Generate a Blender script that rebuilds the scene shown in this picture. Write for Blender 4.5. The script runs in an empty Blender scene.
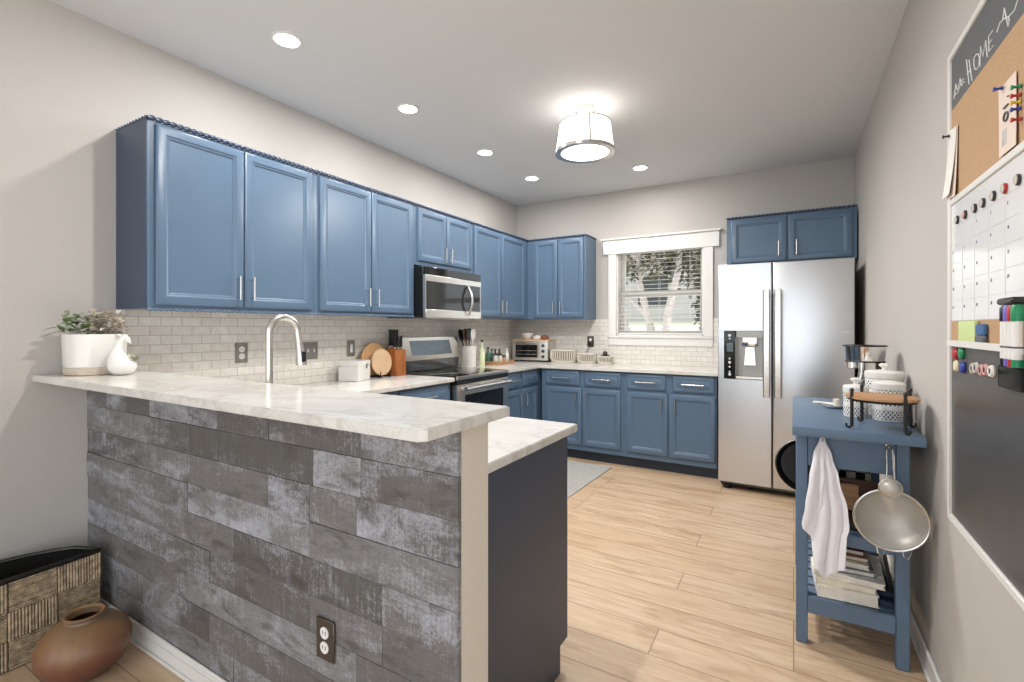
import bpy, bmesh, math, random
from mathutils import Matrix, Vector
R = random.Random(7)
PI = math.pi
SC = bpy.context.scene
COL = SC.collection
# ---------------------------------------------------------------- camera, world, exposure
cam = bpy.data.cameras.new('camera'); co = bpy.data.objects.new('camera', cam); COL.objects.link(co)
cam.sensor_width = 36; cam.lens = 480/1024*36; cam.shift_y = -13.4/1024
co.location = (0, 0, 1.2966); co.rotation_euler = (PI/2, 0, .5307)
cam.clip_start = .02; cam.clip_end = 200
SC.camera = co
SC.view_settings.view_transform = 'Standard'; SC.view_settings.look = 'None'
SC.view_settings.exposure = 0.27; SC.view_settings.gamma = 1; SC.view_settings.use_curve_mapping = False
w = bpy.data.worlds.new('sky'); SC.world = w; w.use_nodes = True
bg = w.node_tree.nodes['Background']; bg.inputs[0].default_value = (.90, .95, 1.0, 1); bg.inputs[1].default_value = 1.9
def lamp(name, kind, loc, power, color=(1, 1, 1), rot=(0, 0, 0), **k):
    l = bpy.data.lights.new(name, kind); l.energy = power; l.color = color
    for a, b in k.items(): setattr(l, a, b)
    o = bpy.data.objects.new(name, l); COL.objects.link(o); o.location = loc; o.rotation_euler = rot
    return o
sun = lamp('sun', 'SUN', (0, 8, 12), 2.6, (1, .95, .86), angle=.01)
sun.rotation_euler = Vector((-.62, .16, -.77)).to_track_quat('-Z', 'Y').to_euler()
XL, XR, YB, H = -2.85, .44, 4.98, 2.748
RECESSED = [(-2.2, 1.51), (-2.2, 2.39), (-2.2, 3.31), (-2.19, 4.115), (-1.2, 4.34), (-1.2, 1.43)]
PENDANT = (-1.19, 2.98)
REC_W, PEN_E = 8.5, 3.2
# ---------------------------------------------------------------- materials
def lin(h):
    h = h.lstrip('#'); v = [int(h[i:i+2], 16)/255 for i in (0, 2, 4)]
    return tuple(c/12.92 if c <= .04045 else ((c+.055)/1.055)**2.4 for c in v) + (1,)
class NT:
    def __init__(s, name):
        s.m = bpy.data.materials.new(name); s.m.use_nodes = True
        s.t = s.m.node_tree; s.b = s.t.nodes['Principled BSDF']; s.co = None
    def n(s, typ, **k):
        x = s.t.nodes.new(typ)
        for a, b in k.items():
            if hasattr(x, a): setattr(x, a, b)
            else: x.inputs[a.replace('_', ' ')].default_value = b
        return x
    def l(s, a, b): s.t.links.new(a, b)
    def set(s, **k):
        for a, b in k.items(): s.b.inputs[a.replace('_', ' ')].default_value = b
    def obj(s, scale=(1, 1, 1), loc=(0, 0, 0)):
        t = s.n('ShaderNodeTexCoord'); mp = s.n('ShaderNodeMapping')
        mp.inputs['Scale'].default_value = scale; mp.inputs['Location'].default_value = loc
        s.l(t.outputs['Object'], mp.inputs[0]); return mp.outputs[0]
    def noise(s, vec, scale, detail=4, rough=.55, dist=0, w=None):
        x = s.n('ShaderNodeTexNoise'); x.inputs['Scale'].default_value = scale; x.inputs['Detail'].default_value = detail
        x.inputs['Roughness'].default_value = rough; x.inputs['Distortion'].default_value = dist
        if w is not None: x.noise_dimensions = '4D'; s.l(w, x.inputs['W'])
        if vec is not None: s.l(vec, x.inputs['Vector'])
        return x.outputs['Fac']
    def ramp(s, fac, stops):
        x = s.n('ShaderNodeValToRGB'); e = x.color_ramp.elements
        while len(e) < len(stops): e.new(.5)
        for i, (p, c) in enumerate(stops):
            e[i].position = p; e[i].color = c if len(c) == 4 else (*c, 1)
        s.l(fac, x.inputs[0]); return x.outputs[0]
    def mix(s, fac, a, b, mode='MIX'):
        x = s.n('ShaderNodeMix', data_type='RGBA', blend_type=mode)
        for sock, v in ((x.inputs[0], fac), (x.inputs[6], a), (x.inputs[7], b)):
            if isinstance(v, bpy.types.NodeSocket): s.l(v, sock)
            else: sock.default_value = v
        return x.outputs[2]
    def math(s, op, a, b=0.):
        x = s.n('ShaderNodeMath', operation=op)
        for sock, v in zip(x.inputs, (a, b)):
            if isinstance(v, bpy.types.NodeSocket): s.l(v, sock)
            else: sock.default_value = v
        return x.outputs[0]
    def bump(s, h, st=.1, dist=.01):
        x = s.n('ShaderNodeBump'); x.inputs['Strength'].default_value = st; x.inputs['Distance'].default_value = dist
        s.l(h, x.inputs['Height']); s.l(x.outputs[0], s.b.inputs['Normal'])
    def base(s, c):
        if isinstance(c, bpy.types.NodeSocket): s.l(c, s.b.inputs['Base Color'])
        else: s.b.inputs['Base Color'].default_value = c
G1 = lambda v: (v, v, v, 1)
def plain(name, col, rough=.5, metal=0., var=.06, scale=30, bump=0., spec=.5):
    m = NT(name); c = lin(col)
    f = m.noise(m.obj(), scale)
    a = tuple(x*(1-var) for x in c[:3])+(1,); b = tuple(min(1, x*(1+var)) for x in c[:3])+(1,)
    m.base(m.ramp(f, [(.3, a), (.7, b)])); m.set(Roughness=rough, Metallic=metal)
    m.b.inputs['Specular IOR Level'].default_value = spec
    if bump: m.bump(f, bump, .004)
    return m.m
M = {}
M['wall'] = plain('wall_paint', '#beb9b3', .75, var=.015, scale=90, bump=.06)
M['ceiling'] = plain('ceiling_paint', '#dadbdc', .85, var=.01, scale=120, bump=.05)
M['white'] = plain('white_trim_paint', '#e3e1dc', .4, var=.01)
M['ceramic'] = plain('white_glazed_ceramic', '#e6e3dd', .22, var=.01)
M['plastic'] = plain('white_plastic', '#e9e8e4', .4, var=.01)
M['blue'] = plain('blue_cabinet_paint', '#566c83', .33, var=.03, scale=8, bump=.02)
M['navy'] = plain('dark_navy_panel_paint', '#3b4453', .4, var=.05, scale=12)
M['sidenavy'] = plain('navy_side_tone', '#3a485e', .4, var=.04)
M['toe'] = plain('dark_toe_kick_paint', '#2c3644', .5)
M['cart'] = plain('blue_cart_paint', '#5a7088', .42, var=.04, scale=14, bump=.03)
M['black'] = plain('black_enamel', '#151515', .35)
M['black_gloss'] = plain('black_glass_surface', '#101113', .06)
M['smoke'] = plain('dark_reflective_glass', '#5c5d5d', .08, metal=.7)
M['tinted'] = plain('tinted_mirror_glass', '#3a3b3c', .07, metal=.5)
M['display'] = plain('grey_glass_display', '#5b666d', .12, metal=.3, var=.25, scale=70)
M['iron'] = plain('black_wrought_iron', '#1c1b1a', .5)
M['dark_wood'] = plain('dark_stained_wood', '#5a3622', .45, var=.25, scale=25)
M['grey_plastic'] = plain('grey_plastic', '#65645f', .4)
M['cork'] = plain('cork_board', '#bb9873', .85, var=.13, scale=260, bump=.2)
M['chalk'] = plain('chalkboard_slate', '#4b4846', .3, var=.07, scale=6)
M['header'] = plain('header_slate', '#56595b', .6, var=.05, scale=10)
M['whiteboard'] = plain('whiteboard_enamel', '#e9e9e8', .14, var=.01)
M['chalkline'] = plain('chalk_white', '#e8e8e4', .9)
M['ink'] = plain('dark_grey_ink', '#5c5e63', .6)
M['line'] = plain('pale_grey_print', '#d3d4d6', .5)
M['paper'] = plain('white_paper', '#ece8e1', .8, var=.02)
M['pinkpaper'] = plain('blush_card', '#e6d3c6', .8, var=.02)
M['red'] = plain('red_plastic', '#b3302e', .35); M['green'] = plain('green_plastic', '#1f8a5b', .35)
M['yellow'] = plain('yellow_plastic', '#d8b93a', .35); M['cobalt'] = plain('cobalt_plastic', '#2c3f96', .35)
M['violet'] = plain('violet_plastic', '#6d66c4', .35); M['cream'] = plain('cream_plastic', '#e3d9b6', .4)
M['pink'] = plain('pink_plastic', '#d39c9a', .4); M['lime'] = plain('lime_sponge', '#c9d99b', .9, var=.08, scale=150, bump=.2)
M['felt'] = plain('blue_felt', '#4a6c98', .9)
M['soil'] = plain('dark_soil', '#3a2f28', .95, var=.4, scale=200)
M['leaf'] = plain('green_leaf', '#7b9563', .45, var=.3, scale=60)
M['leaf_pale'] = plain('pale_variegated_leaf', '#bccaa6', .5, var=.3, scale=80)
M['leaf_blush'] = plain('blush_beige_leaf', '#dcd2c3', .55, var=.3, scale=90)
M['succulent'] = plain('pale_succulent', '#b7b89d', .55, var=.2)
M['dark_basket'] = plain('black_basket_lining', '#191715', .35)
M['reed'] = plain('woven_reed', '#a8957b', .65, var=.5, scale=45)
M['towel'] = plain('white_terry_towel', '#efecf0', .95, var=.03, scale=300, bump=.25)
M['hem'] = plain('grey_hem', '#8d8d9b', .9)
M['bluebook'] = plain('navy_book_cloth', '#232f4a', .6); M['redbook'] = plain('maroon_book_cover', '#6f2f26', .5, var=.4, scale=30)
M['tanbook'] = plain('tan_book_cover', '#a98c6d', .6); M['greybook'] = plain('grey_book_cover', '#7d7f84', .6)
M['pages'] = plain('book_pages', '#e6e0d4', .9)
M['siding'] = plain('grey_blue_siding', '#b1adab', .8); M['shingle'] = plain('brown_roof_shingle', '#6f665f', .9, var=.3, scale=6)
M['concrete'] = plain('pale_driveway_concrete', '#e2ddd2', .9); M['lawn'] = plain('lawn_grass', '#9aa583', .95, var=.3, scale=9)
M['bark'] = plain('pale_grey_bark', '#bdb6b0', .9, var=.2, scale=12); M['foliage'] = plain('dark_tree_foliage', '#4a4c30', .8, var=.5, scale=5)
M['hedge'] = plain('olive_hedge_foliage', '#4d4a33', .8, var=.5, scale=7)
M['glassbottle'] = plain('green_glass', '#4f7363', .1, var=.2); M['clearish'] = plain('frosted_glass', '#cfcabd', .12)
M['label'] = plain('pale_green_label', '#d5d9b4', .5)
M['silicone'] = plain('dark_grey_silicone', '#33363a', .55)
M['rattan'] = plain('white_washed_rattan', '#d0c8ba', .7, var=.12, scale=60, bump=.1)
M['liner'] = plain('dark_basket_liner', '#877c6d', .8, var=.2, scale=90)
M['bread'] = plain('bread_crust', '#8a5a45', .7, var=.3, scale=40)
M['seed'] = plain('dark_dried_pods', '#3c2f28', .6, var=.4, scale=60)
M['terracotta_edge'] = plain('worn_rim', '#8f6d47', .6, var=.3, scale=20)
M['pale_board'] = plain('maple_board', '#d2b18b', .5, var=.06, scale=20)
M['tan_board'] = plain('warm_tan_board', '#c3976a', .5, var=.1, scale=20)
M['sandwood'] = plain('pale_sanded_wood', '#c6b8a5', .6, var=.1, scale=40)
M['drywall'] = plain('half_wall_paint', '#d3cbbd', .7, var=.015, scale=90)
M['bronze'] = plain('bronze_plate', '#5d564d', .35, metal=.6)
M['nickel_plate'] = plain('pewter_plate', '#9b9893', .35, metal=.7, var=.15, scale=120)

def metal(name, col, rough, stretch=(1, 1, 1), var=.05):
    m = NT(name); c = lin(col); f = m.noise(m.obj(stretch), 40, 3)
    m.base(m.ramp(f, [(.3, tuple(x*(1-var) for x in c[:3])+(1,)), (.7, tuple(min(1, x*(1+var)) for x in c[:3])+(1,))]))
    m.set(Metallic=1., Roughness=rough)
    r = m.ramp(f, [(.2, G1(rough*.95)), (.8, G1(rough*1.05))]); m.l(r, m.b.inputs['Roughness'])
    return m.m
M['steel'] = metal('brushed_stainless', '#d0d1d3', .3, (12, 12, .15), .012)
M['steel_h'] = metal('brushed_stainless_horizontal', '#d6d2cb', .3, (.2, .2, 14))
M['nickel'] = metal('satin_nickel', '#d6d3cd', .25)
M['chrome'] = metal('polished_chrome', '#e4e3e1', .08)

def emit(name, col, st):
    m = NT(name); m.base(lin(col)); m.b.inputs['Emission Color'].default_value = lin(col); m.b.inputs['Emission Strength'].default_value = st
    return m.m
M['lampglow'] = emit('glowing_lamp_lens', '#fffaf4', 14)
M['shadeglow'] = emit('glowing_fabric_shade', '#fffaf4', 1.15)
M['diffglow'] = emit('glowing_diffuser', '#fffaf4', PEN_E)

def glass(name, tint=(1, 1, 1, 1)):
    m = NT(name); out = m.t.nodes['Material Output']
    tr = m.n('ShaderNodeBsdfTransparent'); tr.inputs[0].default_value = tint
    gl = m.n('ShaderNodeBsdfGlossy'); gl.inputs['Roughness'].default_value = .02
    fr = m.n('ShaderNodeFresnel'); fr.inputs[0].default_value = 1.3
    mx = m.n('ShaderNodeMixShader'); m.l(fr.outputs[0], mx.inputs[0]); m.l(tr.outputs[0], mx.inputs[1]); m.l(gl.outputs[0], mx.inputs[2])
    m.l(mx.outputs[0], out.inputs[0]); return m.m
M['glass'] = glass('clear_window_glass')

def m_floor():
    m = NT('oak_plank_floor')
    v = m.obj((1, 1, 1), (0, -1.918, 0))
    def brick(c1, c2, mort):
        b = m.n('ShaderNodeTexBrick'); b.offset = .37; b.offset_frequency = 3; b.squash = 1
        for k, x in (('Color1', c1), ('Color2', c2), ('Mortar', mort), ('Scale', 1.), ('Mortar Size', .0022), ('Mortar Smooth', .1), ('Bias', 0.), ('Brick Width', 1.35), ('Row Height', .182)):
            b.inputs[k].default_value = x
        m.l(v, b.inputs['Vector']); return b
    rnd = brick(G1(0), G1(1), G1(.5))
    wv = m.math('MULTIPLY', rnd.outputs['Color'], 37.)
    g = m.noise(m.obj((.9, 11, 1)), 3.2, 8, .62, .6, wv)
    g2 = m.noise(m.obj((1.6, 60, 1)), 4, 4, .6, .3, wv)
    big = m.noise(m.obj((1.3, 5.5, 1)), 1.5, 5, .6, 1.0, wv)
    c = m.ramp(g, [(.25, lin('#9b8167')), (.42, lin('#bfa486')), (.58, lin('#cfb79b')), (.8, lin('#dac6ae'))])
    c = m.mix(m.ramp(g2, [(.35, G1(.28)), (.6, G1(0))]), c, lin('#bfa283'))
    c = m.mix(m.ramp(big, [(.50, G1(0)), (.66, G1(.75))]), c, lin('#a58465'))
    c = m.mix(m.ramp(rnd.outputs['Color'], [(0, G1(0)), (1, G1(.40))]), c, lin('#bfa080'))
    kn = m.noise(m.obj((1.5, 5, 1)), 2.3, 6, .7, 1.6, wv)
    c = m.mix(m.ramp(kn, [(.64, G1(0)), (.74, G1(.75))]), c, lin('#8a6a4e'))
    c = m.mix(rnd.outputs['Fac'], c, lin('#86715b'))
    m.base(c); m.set(Roughness=.42); m.bump(g2, .06, .003); return m.m
M['floor'] = m_floor()

def m_clad():
    m = NT('weathered_grey_planks')
    at = m.n('ShaderNodeAttribute'); at.attribute_name = 'tone'
    sep = m.n('ShaderNodeSeparateColor'); m.l(at.outputs['Color'], sep.inputs[0])
    tone, wear, sd = sep.outputs[0], sep.outputs[1], m.math('MULTIPLY', sep.outputs[2], 60.)
    fine = m.noise(m.obj((7, 1, 34)), 6, 8, .7, .3, sd)
    vert = m.noise(m.obj((40, 1, 3)), 3, 6, .65, .2, sd)
    big = m.noise(m.obj((1.1, 1, 2.4)), 2.9, 9, .72, .7, sd)
    spk = m.noise(m.obj(), 130, 6, .75, 0, sd)
    a = m.ramp(tone, [(0, lin('#5b5855')), (.5, lin('#73706e')), (1, lin('#8a8989'))])
    c = m.mix(m.ramp(fine, [(.3, G1(.55)), (.62, G1(0))]), a, lin('#4a4745'))
    c = m.mix(m.ramp(vert, [(.5, G1(0)), (.8, G1(.2))]), c, lin('#a5a5a8'))
    f = m.math('ADD', big, m.math('MULTIPLY', wear, .13))
    f = m.math('ADD', f, m.math('MULTIPLY', m.math('SUBTRACT', spk, .5), .6))
    f = m.math('ADD', f, m.math('MULTIPLY', m.math('SUBTRACT', vert, .5), .25))
    c = m.mix(m.ramp(f, [(.545, G1(0)), (.65, G1(.42)), (.82, G1(.88))]), c, lin('#b8bac4'))
    d = m.ramp(m.noise(m.obj((3, 1, 8)), 2.2, 5, .6, .8, sd), [(.30, G1(.75)), (.48, G1(0))])
    c = m.mix(d, c, lin('#45413d'))
    m.base(c); m.set(Roughness=.62); m.bump(fine, .25, .004); return m.m
M['clad'] = m_clad()

def m_tile(axis):
    m = NT('grey_stone_subway_tile_'+axis)
    t = m.n('ShaderNodeTexCoord'); s = m.n('ShaderNodeSeparateXYZ'); m.l(t.outputs['Object'], s.inputs[0])
    cb = m.n('ShaderNodeCombineXYZ'); m.l(s.outputs[0 if axis == 'x' else 1], cb.inputs[0]); m.l(s.outputs[2], cb.inputs[1])
    mp = m.n('ShaderNodeMapping'); mp.inputs['Location'].default_value = (0.02, -.9165, 0); m.l(cb.outputs[0], mp.inputs[0])
    b = m.n('ShaderNodeTexBrick'); b.offset = .5
    for k, x in (('Color1', lin('#dfd9d0')), ('Color2', lin('#ebe6df')), ('Mortar', lin('#b3aca2')), ('Scale', 1.), ('Mortar Size', .0019), ('Mortar Smooth', .2), ('Brick Width', .1), ('Row Height', .0485)):
        b.inputs[k].default_value = x
    m.l(mp.outputs[0], b.inputs['Vector'])
    v = m.noise(m.obj(), 34, 5, .65, .6)
    m.base(m.mix(m.ramp(v, [(.35, G1(.45)), (.6, G1(0))]), b.outputs['Color'], lin('#cdc5bb')))
    m.set(Roughness=.3)
    inv = m.math('SUBTRACT', 1., b.outputs['Fac']); m.bump(inv, .35, .002); return m.m
M['tile_y'] = m_tile('y'); M['tile_x'] = m_tile('x')

def m_quartz():
    m = NT('white_veined_quartz')
    v = m.obj((1, 1, 1))
    d = m.noise(m.obj((.7, 1.8, 1)), 1.6, 7, .6, 1.2)
    d2 = m.noise(m.obj((.9, 3, 1), (3, 1, 0)), 4.5, 6, .6, 1.2)
    ln = lambda f, w, s: m.ramp(f, [(.5-w, G1(0)), (.5, G1(s)), (.5+w, G1(0))])
    soft = m.noise(v, 3, 4, .6, .5)
    c = m.ramp(soft, [(.3, lin('#cbc7c0')), (.65, lin('#dbd8d2'))])
    c = m.mix(ln(d, .028, .5), c, lin('#b8b2aa')); c = m.mix(ln(d2, .012, .3), c, lin('#aaa49e'))
    m.base(c); m.set(Roughness=.16); return m.m
M['quartz'] = m_quartz()

def m_wood(name, dark, light, ax, scale=6, rough=.4):
    m = NT(name); st = [14, 14, 14]; st[ax] = 1
    g = m.noise(m.obj(st), scale, 6, .6, .7)
    m.base(m.ramp(g, [(.3, lin(dark)), (.7, lin(light))])); m.set(Roughness=rough); m.bump(g, .08, .002); return m.m
M['walnut'] = m_wood('walnut_block', '#8a4a22', '#b87541', 2)
M['maple_x'] = m_wood('light_wood_board', '#b78757', '#d3a677', 0)
M['mahog_x'] = m_wood('dark_wood_board', '#4c2a19', '#704124', 0)
M['live_edge'] = m_wood('rustic_wood_slice', '#94663f', '#c9a27a', 0, 8, .6)

def m_rug():
    m = NT('grey_woven_rug'); w_ = m.n('ShaderNodeTexWave', bands_direction='Y'); w_.inputs['Scale'].default_value = 16; w_.inputs['Distortion'].default_value = 2.5
    m.l(m.obj(), w_.inputs[0]); n = m.noise(m.obj((14, 70, 1)), 3, 5)
    f = m.math('MULTIPLY', w_.outputs['Fac'], n)
    m.base(m.ramp(f, [(.1, lin('#83827d')), (.35, lin('#b3b1ab')), (.6, lin('#d6d3cc'))])); m.set(Roughness=.95); m.bump(f, .4, .004); return m.m
M['rug'] = m_rug()

def m_pot():
    m = NT('burnished_clay'); n = m.noise(m.obj(), 5, 6, .6, .8); n2 = m.noise(m.obj(), 60, 4)
    t = m.n('ShaderNodeTexCoord'); s = m.n('ShaderNodeSeparateXYZ'); m.l(t.outputs['Object'], s.inputs[0])
    f = m.math('ADD', m.math('MULTIPLY', s.outputs[2], 2.6), m.math('MULTIPLY', n, .55))
    c = m.ramp(f, [(.25, lin('#5a3a2f')), (.5, lin('#734a3b')), (.74, lin('#8a6847')), (.92, lin('#62574d'))])
    c = m.mix(m.ramp(n2, [(.55, G1(0)), (.8, G1(.25))]), c, lin('#4c3024'))
    m.base(c); m.set(Roughness=.38); m.bump(n2, .1, .003); return m.m
M['clay'] = m_pot()

def m_lattice():
    m = NT('white_pierced_lattice_ceramic')
    t = m.n('ShaderNodeTexCoord'); s = m.n('ShaderNodeSeparateXYZ'); m.l(t.outputs['Object'], s.inputs[0])
    ang = m.math('MULTIPLY', m.math('ARCTAN2', s.outputs[1], s.outputs[0]), 24/(2*PI))
    z = m.math('MULTIPLY', s.outputs[2], 50.)
    u, v = m.math('ADD', ang, z), m.math('SUBTRACT', ang, z)
    def tri(x): return m.math('ABSOLUTE', m.math('SUBTRACT', m.math('FRACT', x), .5))
    hole = m.math('MULTIPLY', m.math('LESS_THAN', tri(u), .27), m.math('LESS_THAN', tri(v), .27))
    zz = m.math('FRACT', m.math('MULTIPLY', s.outputs[2], 1/.055))
    band = m.math('MULTIPLY', m.math('GREATER_THAN', zz, .16), m.math('LESS_THAN', zz, .88))
    m.base(m.mix(m.math('MULTIPLY', hole, band), lin('#efece7'), lin('#474544'))); m.set(Roughness=.3); return m.m
M['lattice'] = m_lattice()

def m_mesh():
    m = NT('fine_steel_mesh'); out = m.t.nodes['Material Output']
    m.base(lin('#e0dbd1')); m.set(Metallic=.7, Roughness=.42)
    tr = m.n('ShaderNodeBsdfTransparent'); mx = m.n('ShaderNodeMixShader')
    ck = m.n('ShaderNodeTexChecker'); ck.inputs['Scale'].default_value = 700; m.l(m.obj(), ck.inputs[0])
    m.set(Metallic=.4); mx.inputs[0].default_value = .72
    m.l(m.math('ADD', m.math('MULTIPLY', ck.outputs['Fac'], .3), .48), mx.inputs[0])
    m.l(tr.outputs[0], mx.inputs[1]); m.l(m.b.outputs[0], mx.inputs[2]); m.l(mx.outputs[0], out.inputs[0]); return m.m
M['mesh'] = m_mesh()

def m_check():
    m = NT('black_and_cream_check'); ck = m.n('ShaderNodeTexChecker'); ck.inputs['Scale'].default_value = 1.
    ck.inputs['Color1'].default_value = lin('#e5dcc8'); ck.inputs['Color2'].default_value = lin('#1b1816')
    m.l(m.obj((26, 3, 26), (.1, .5, .25)), ck.inputs[0]); m.base(ck.outputs[0]); m.set(Roughness=.3); return m.m
M['check'] = m_check()
# ---------------------------------------------------------------- geometry helpers
def BM(): return bmesh.new()
def box(bm, x0, x1, y0, y1, z0, z1, bv=0., seg=1):
    vs = [bm.verts.new(p) for p in ((x0, y0, z0), (x1, y0, z0), (x1, y1, z0), (x0, y1, z0), (x0, y0, z1), (x1, y0, z1), (x1, y1, z1), (x0, y1, z1))]
    fs = [bm.faces.new([vs[i] for i in f]) for f in ((3, 2, 1, 0), (4, 5, 6, 7), (0, 1, 5, 4), (1, 2, 6, 5), (2, 3, 7, 6), (3, 0, 4, 7))]
    if bv:
        es = {e for f in fs for e in f.edges}
        bmesh.ops.bevel(bm, geom=list(es), offset=bv, segments=seg, profile=.6, affect='EDGES')
    return bm
def prism(bm, pts, z0, z1, bv=0.):
    a = [bm.verts.new((x, y, z0)) for x, y in pts]; b = [bm.verts.new((x, y, z1)) for x, y in pts]
    n = len(pts); fs = [bm.faces.new(a[::-1]), bm.faces.new(b)]
    fs += [bm.faces.new((a[i], a[(i+1) % n], b[(i+1) % n], b[i])) for i in range(n)]
    bmesh.ops.recalc_face_normals(bm, faces=fs)
    if bv: bmesh.ops.bevel(bm, geom=list({e for f in fs[:2] for e in f.edges}), offset=bv, segments=2, affect='EDGES')
    return bm
def loft(bm, rings, cap=(True, True), closed=False):
    vr = [[bm.verts.new(p) for p in r] for r in rings]; n = len(vr[0])
    for a, b in zip(vr, vr[1:] + ([vr[0]] if closed else [])):
        for i in range(n): bm.faces.new((a[i], a[(i+1) % n], b[(i+1) % n], b[i]))
    if not closed:
        if cap[0]: bm.faces.new(vr[0][::-1])
        if cap[1]: bm.faces.new(vr[-1])
    return bm
def lathe(bm, prof, c=(0, 0, 0), n=24, axis='z', cap=(True, True), sx=1., sy=1., ex=2.):
    rings = []
    for r, z in prof:
        ring = []
        for i in range(n):
            t = 2*PI*i/n; ct, st = math.cos(t), math.sin(t)
            k = (abs(ct)**ex+abs(st)**ex)**(-1/ex) if ex != 2 else 1
            a, b = r*ct*k*sx, r*st*k*sy
            p = {'z': (a, b, z), 'x': (z, a, b), 'y': (b, z, a)}[axis]
            ring.append((p[0]+c[0], p[1]+c[1], p[2]+c[2]))
        rings.append(ring)
    return loft(bm, rings, cap)
def cyl(bm, c, r, h, axis='z', n=20): return lathe(bm, [(r, 0), (r, h)], c, n, axis)
def tube(bm, path, r, n=8, closed=False, cap=True):
    P = [Vector(p) for p in path]; rr = r if isinstance(r, (list, tuple)) else [r]*len(P); m = len(P)
    T = []
    for i in range(m):
        if closed: t = P[(i+1) % m]-P[i-1]
        else: t = P[min(i+1, m-1)]-P[max(i-1, 0)]
        T.append(t.normalized() if t.length > 1e-9 else Vector((0, 0, 1)))
    ref = Vector((0, 0, 1)) if abs(T[0].z) < .9 else Vector((1, 0, 0))
    N = (ref - T[0]*ref.dot(T[0])).normalized(); rings = []
    for i in range(m):
        N = (N - T[i]*N.dot(T[i])); N = N.normalized() if N.length > 1e-6 else T[i].orthogonal().normalized()
        B = T[i].cross(N)
        rings.append([P[i]+(N*math.cos(2*PI*k/n)+B*math.sin(2*PI*k/n))*rr[i] for k in range(n)])
    return loft(bm, rings, (cap, cap), closed)
def torus(bm, c, R_, r, axis='z', n=32, k=8, sx=1., sy=1.):
    pts = []
    for i in range(n):
        a, b = R_*sx*math.cos(2*PI*i/n), R_*sy*math.sin(2*PI*i/n)
        p = {'z': (a, b, 0), 'x': (0, a, b), 'y': (a, 0, b)}[axis]
        pts.append((p[0]+c[0], p[1]+c[1], p[2]+c[2]))
    return tube(bm, pts, r, k, True)
def rings_rect(bm, x0, x1, z0, z1, spec):
    """a rectangular panel facing -y: nested rectangles (inset, y), the last one filled"""
    rs = [[(x0+i, y, z0+i), (x1-i, y, z0+i), (x1-i, y, z1-i), (x0+i, y, z1-i)] for i, y in spec]
    return loft(bm, rs, (True, True))
def rope(bm, L, r, pitch=.03):
    n, st = 9, .0045; m = int(L/st); rings = []
    for i in range(m+1):
        x = L*i/m; tw = 2*PI*x/(pitch*2)
        rings.append([(x, rk*math.cos(2*PI*k/n), rk*math.sin(2*PI*k/n)) for k in range(n) for rk in [r*(1+.32*math.cos(2*(2*PI*k/n-tw)))]])
    return loft(bm, rings)
def xf(bm, mat): bmesh.ops.transform(bm, matrix=mat, verts=bm.verts); return bm
W = {}
def link(name, bm, m, parent, world, flat=False):
    bmesh.ops.recalc_face_normals(bm, faces=bm.faces)
    if parent is not None and world: xf(bm, W[parent].inverted())
    me = bpy.data.meshes.new(name); bm.to_mesh(me); bm.free()
    for x in (m if isinstance(m, (list, tuple)) else [m]): me.materials.append(M[x])
    if not flat:
        me.polygons.foreach_set('use_smooth', [True]*len(me.polygons)); me.set_sharp_from_angle(angle=math.radians(38))
    o = bpy.data.objects.new(name, me); COL.objects.link(o)
    if parent is not None: o.parent = parent; W[o] = W[parent]
    else: W[o] = Matrix()
    return o
def part(name, bm, m, parent, world=True, label=None, flat=False):
    o = link(name, bm, m, parent, world, flat)
    if label: o['label'] = label
    return o
def struct(name, bm, m, parent=None):
    o = link(name, bm, m, parent, True)
    if parent is None: o['kind'] = 'structure'
    return o
def tag(o, label, cat, group=None):
    o['label'] = label; o['category'] = cat
    if group: o['group'] = group
    return o
def thing(name, label, cat, loc=(0, 0, 0), rz=0., group=None):
    o = bpy.data.objects.new(name, None); COL.objects.link(o); o.location = loc; o.rotation_euler = (0, 0, rz)
    o.empty_display_size = .05
    W[o] = Matrix.Translation(loc) @ Matrix.Rotation(rz, 4, 'Z')
    return tag(o, label, cat, group)
def single(name, bm, m, label, cat, loc=None, group=None):
    """a thing that is one mesh; its origin goes to loc"""
    if loc is not None: xf(bm, Matrix.Translation(loc).inverted())
    o = link(name, bm, m, None, True)
    if loc is not None: o.location = loc; W[o] = Matrix.Translation(loc)
    return tag(o, label, cat, group)
def dup(root, loc, label, rz=None):
    r = root.copy(); COL.objects.link(r); r.location = loc; r['label'] = label
    if rz is not None: r.rotation_euler = (0, 0, rz)
    W[r] = Matrix.Translation(loc) @ Matrix.Rotation(r.rotation_euler[2], 4, 'Z')
    for ch in list(root.children):
        c = ch.copy(); COL.objects.link(c); c.parent = r
        for g in list(ch.children):
            d = g.copy(); COL.objects.link(d); d.parent = c
    return r
# ---------------------------------------------------------------- the room
YR = -2.6
RP = [(XL-.15, YR), (3.4, YR), (3.4, .55), (XR+.15, .55), (XR+.15, YB+.2), (XL-.15, YB+.2)]
struct('floor', prism(BM(), RP, -.1, 0), 'floor')
struct('ceiling', prism(BM(), RP, H, H+.15), 'ceiling')
struct('wall_left', box(BM(), XL-.15, XL, YR, YB+.2, 0, H), 'wall')
struct('wall_right', box(BM(), XR, XR+.15, .55, YB+.2, 0, H), 'wall')
WX0, WX1, WZ0, WZ1 = -1.629, -.758, 1.212, 2.15
b = BM()
box(b, XL, WX0, YB, YB+.2, 0, H); box(b, WX1, XR, YB, YB+.2, 0, H); box(b, WX0, WX1, YB, YB+.2, 0, WZ0); box(b, WX0, WX1, YB, YB+.2, WZ1, H)
struct('wall_back', b, 'wall')
b = BM(); box(b, XR-.013, XR-.0005, .55, YB-.005, .0005, .085, .004); box(b, XR-.02, XR-.0005, .55, YB-.005, .0005, .018, .004)
struct('baseboard_right', b, 'white')
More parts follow.
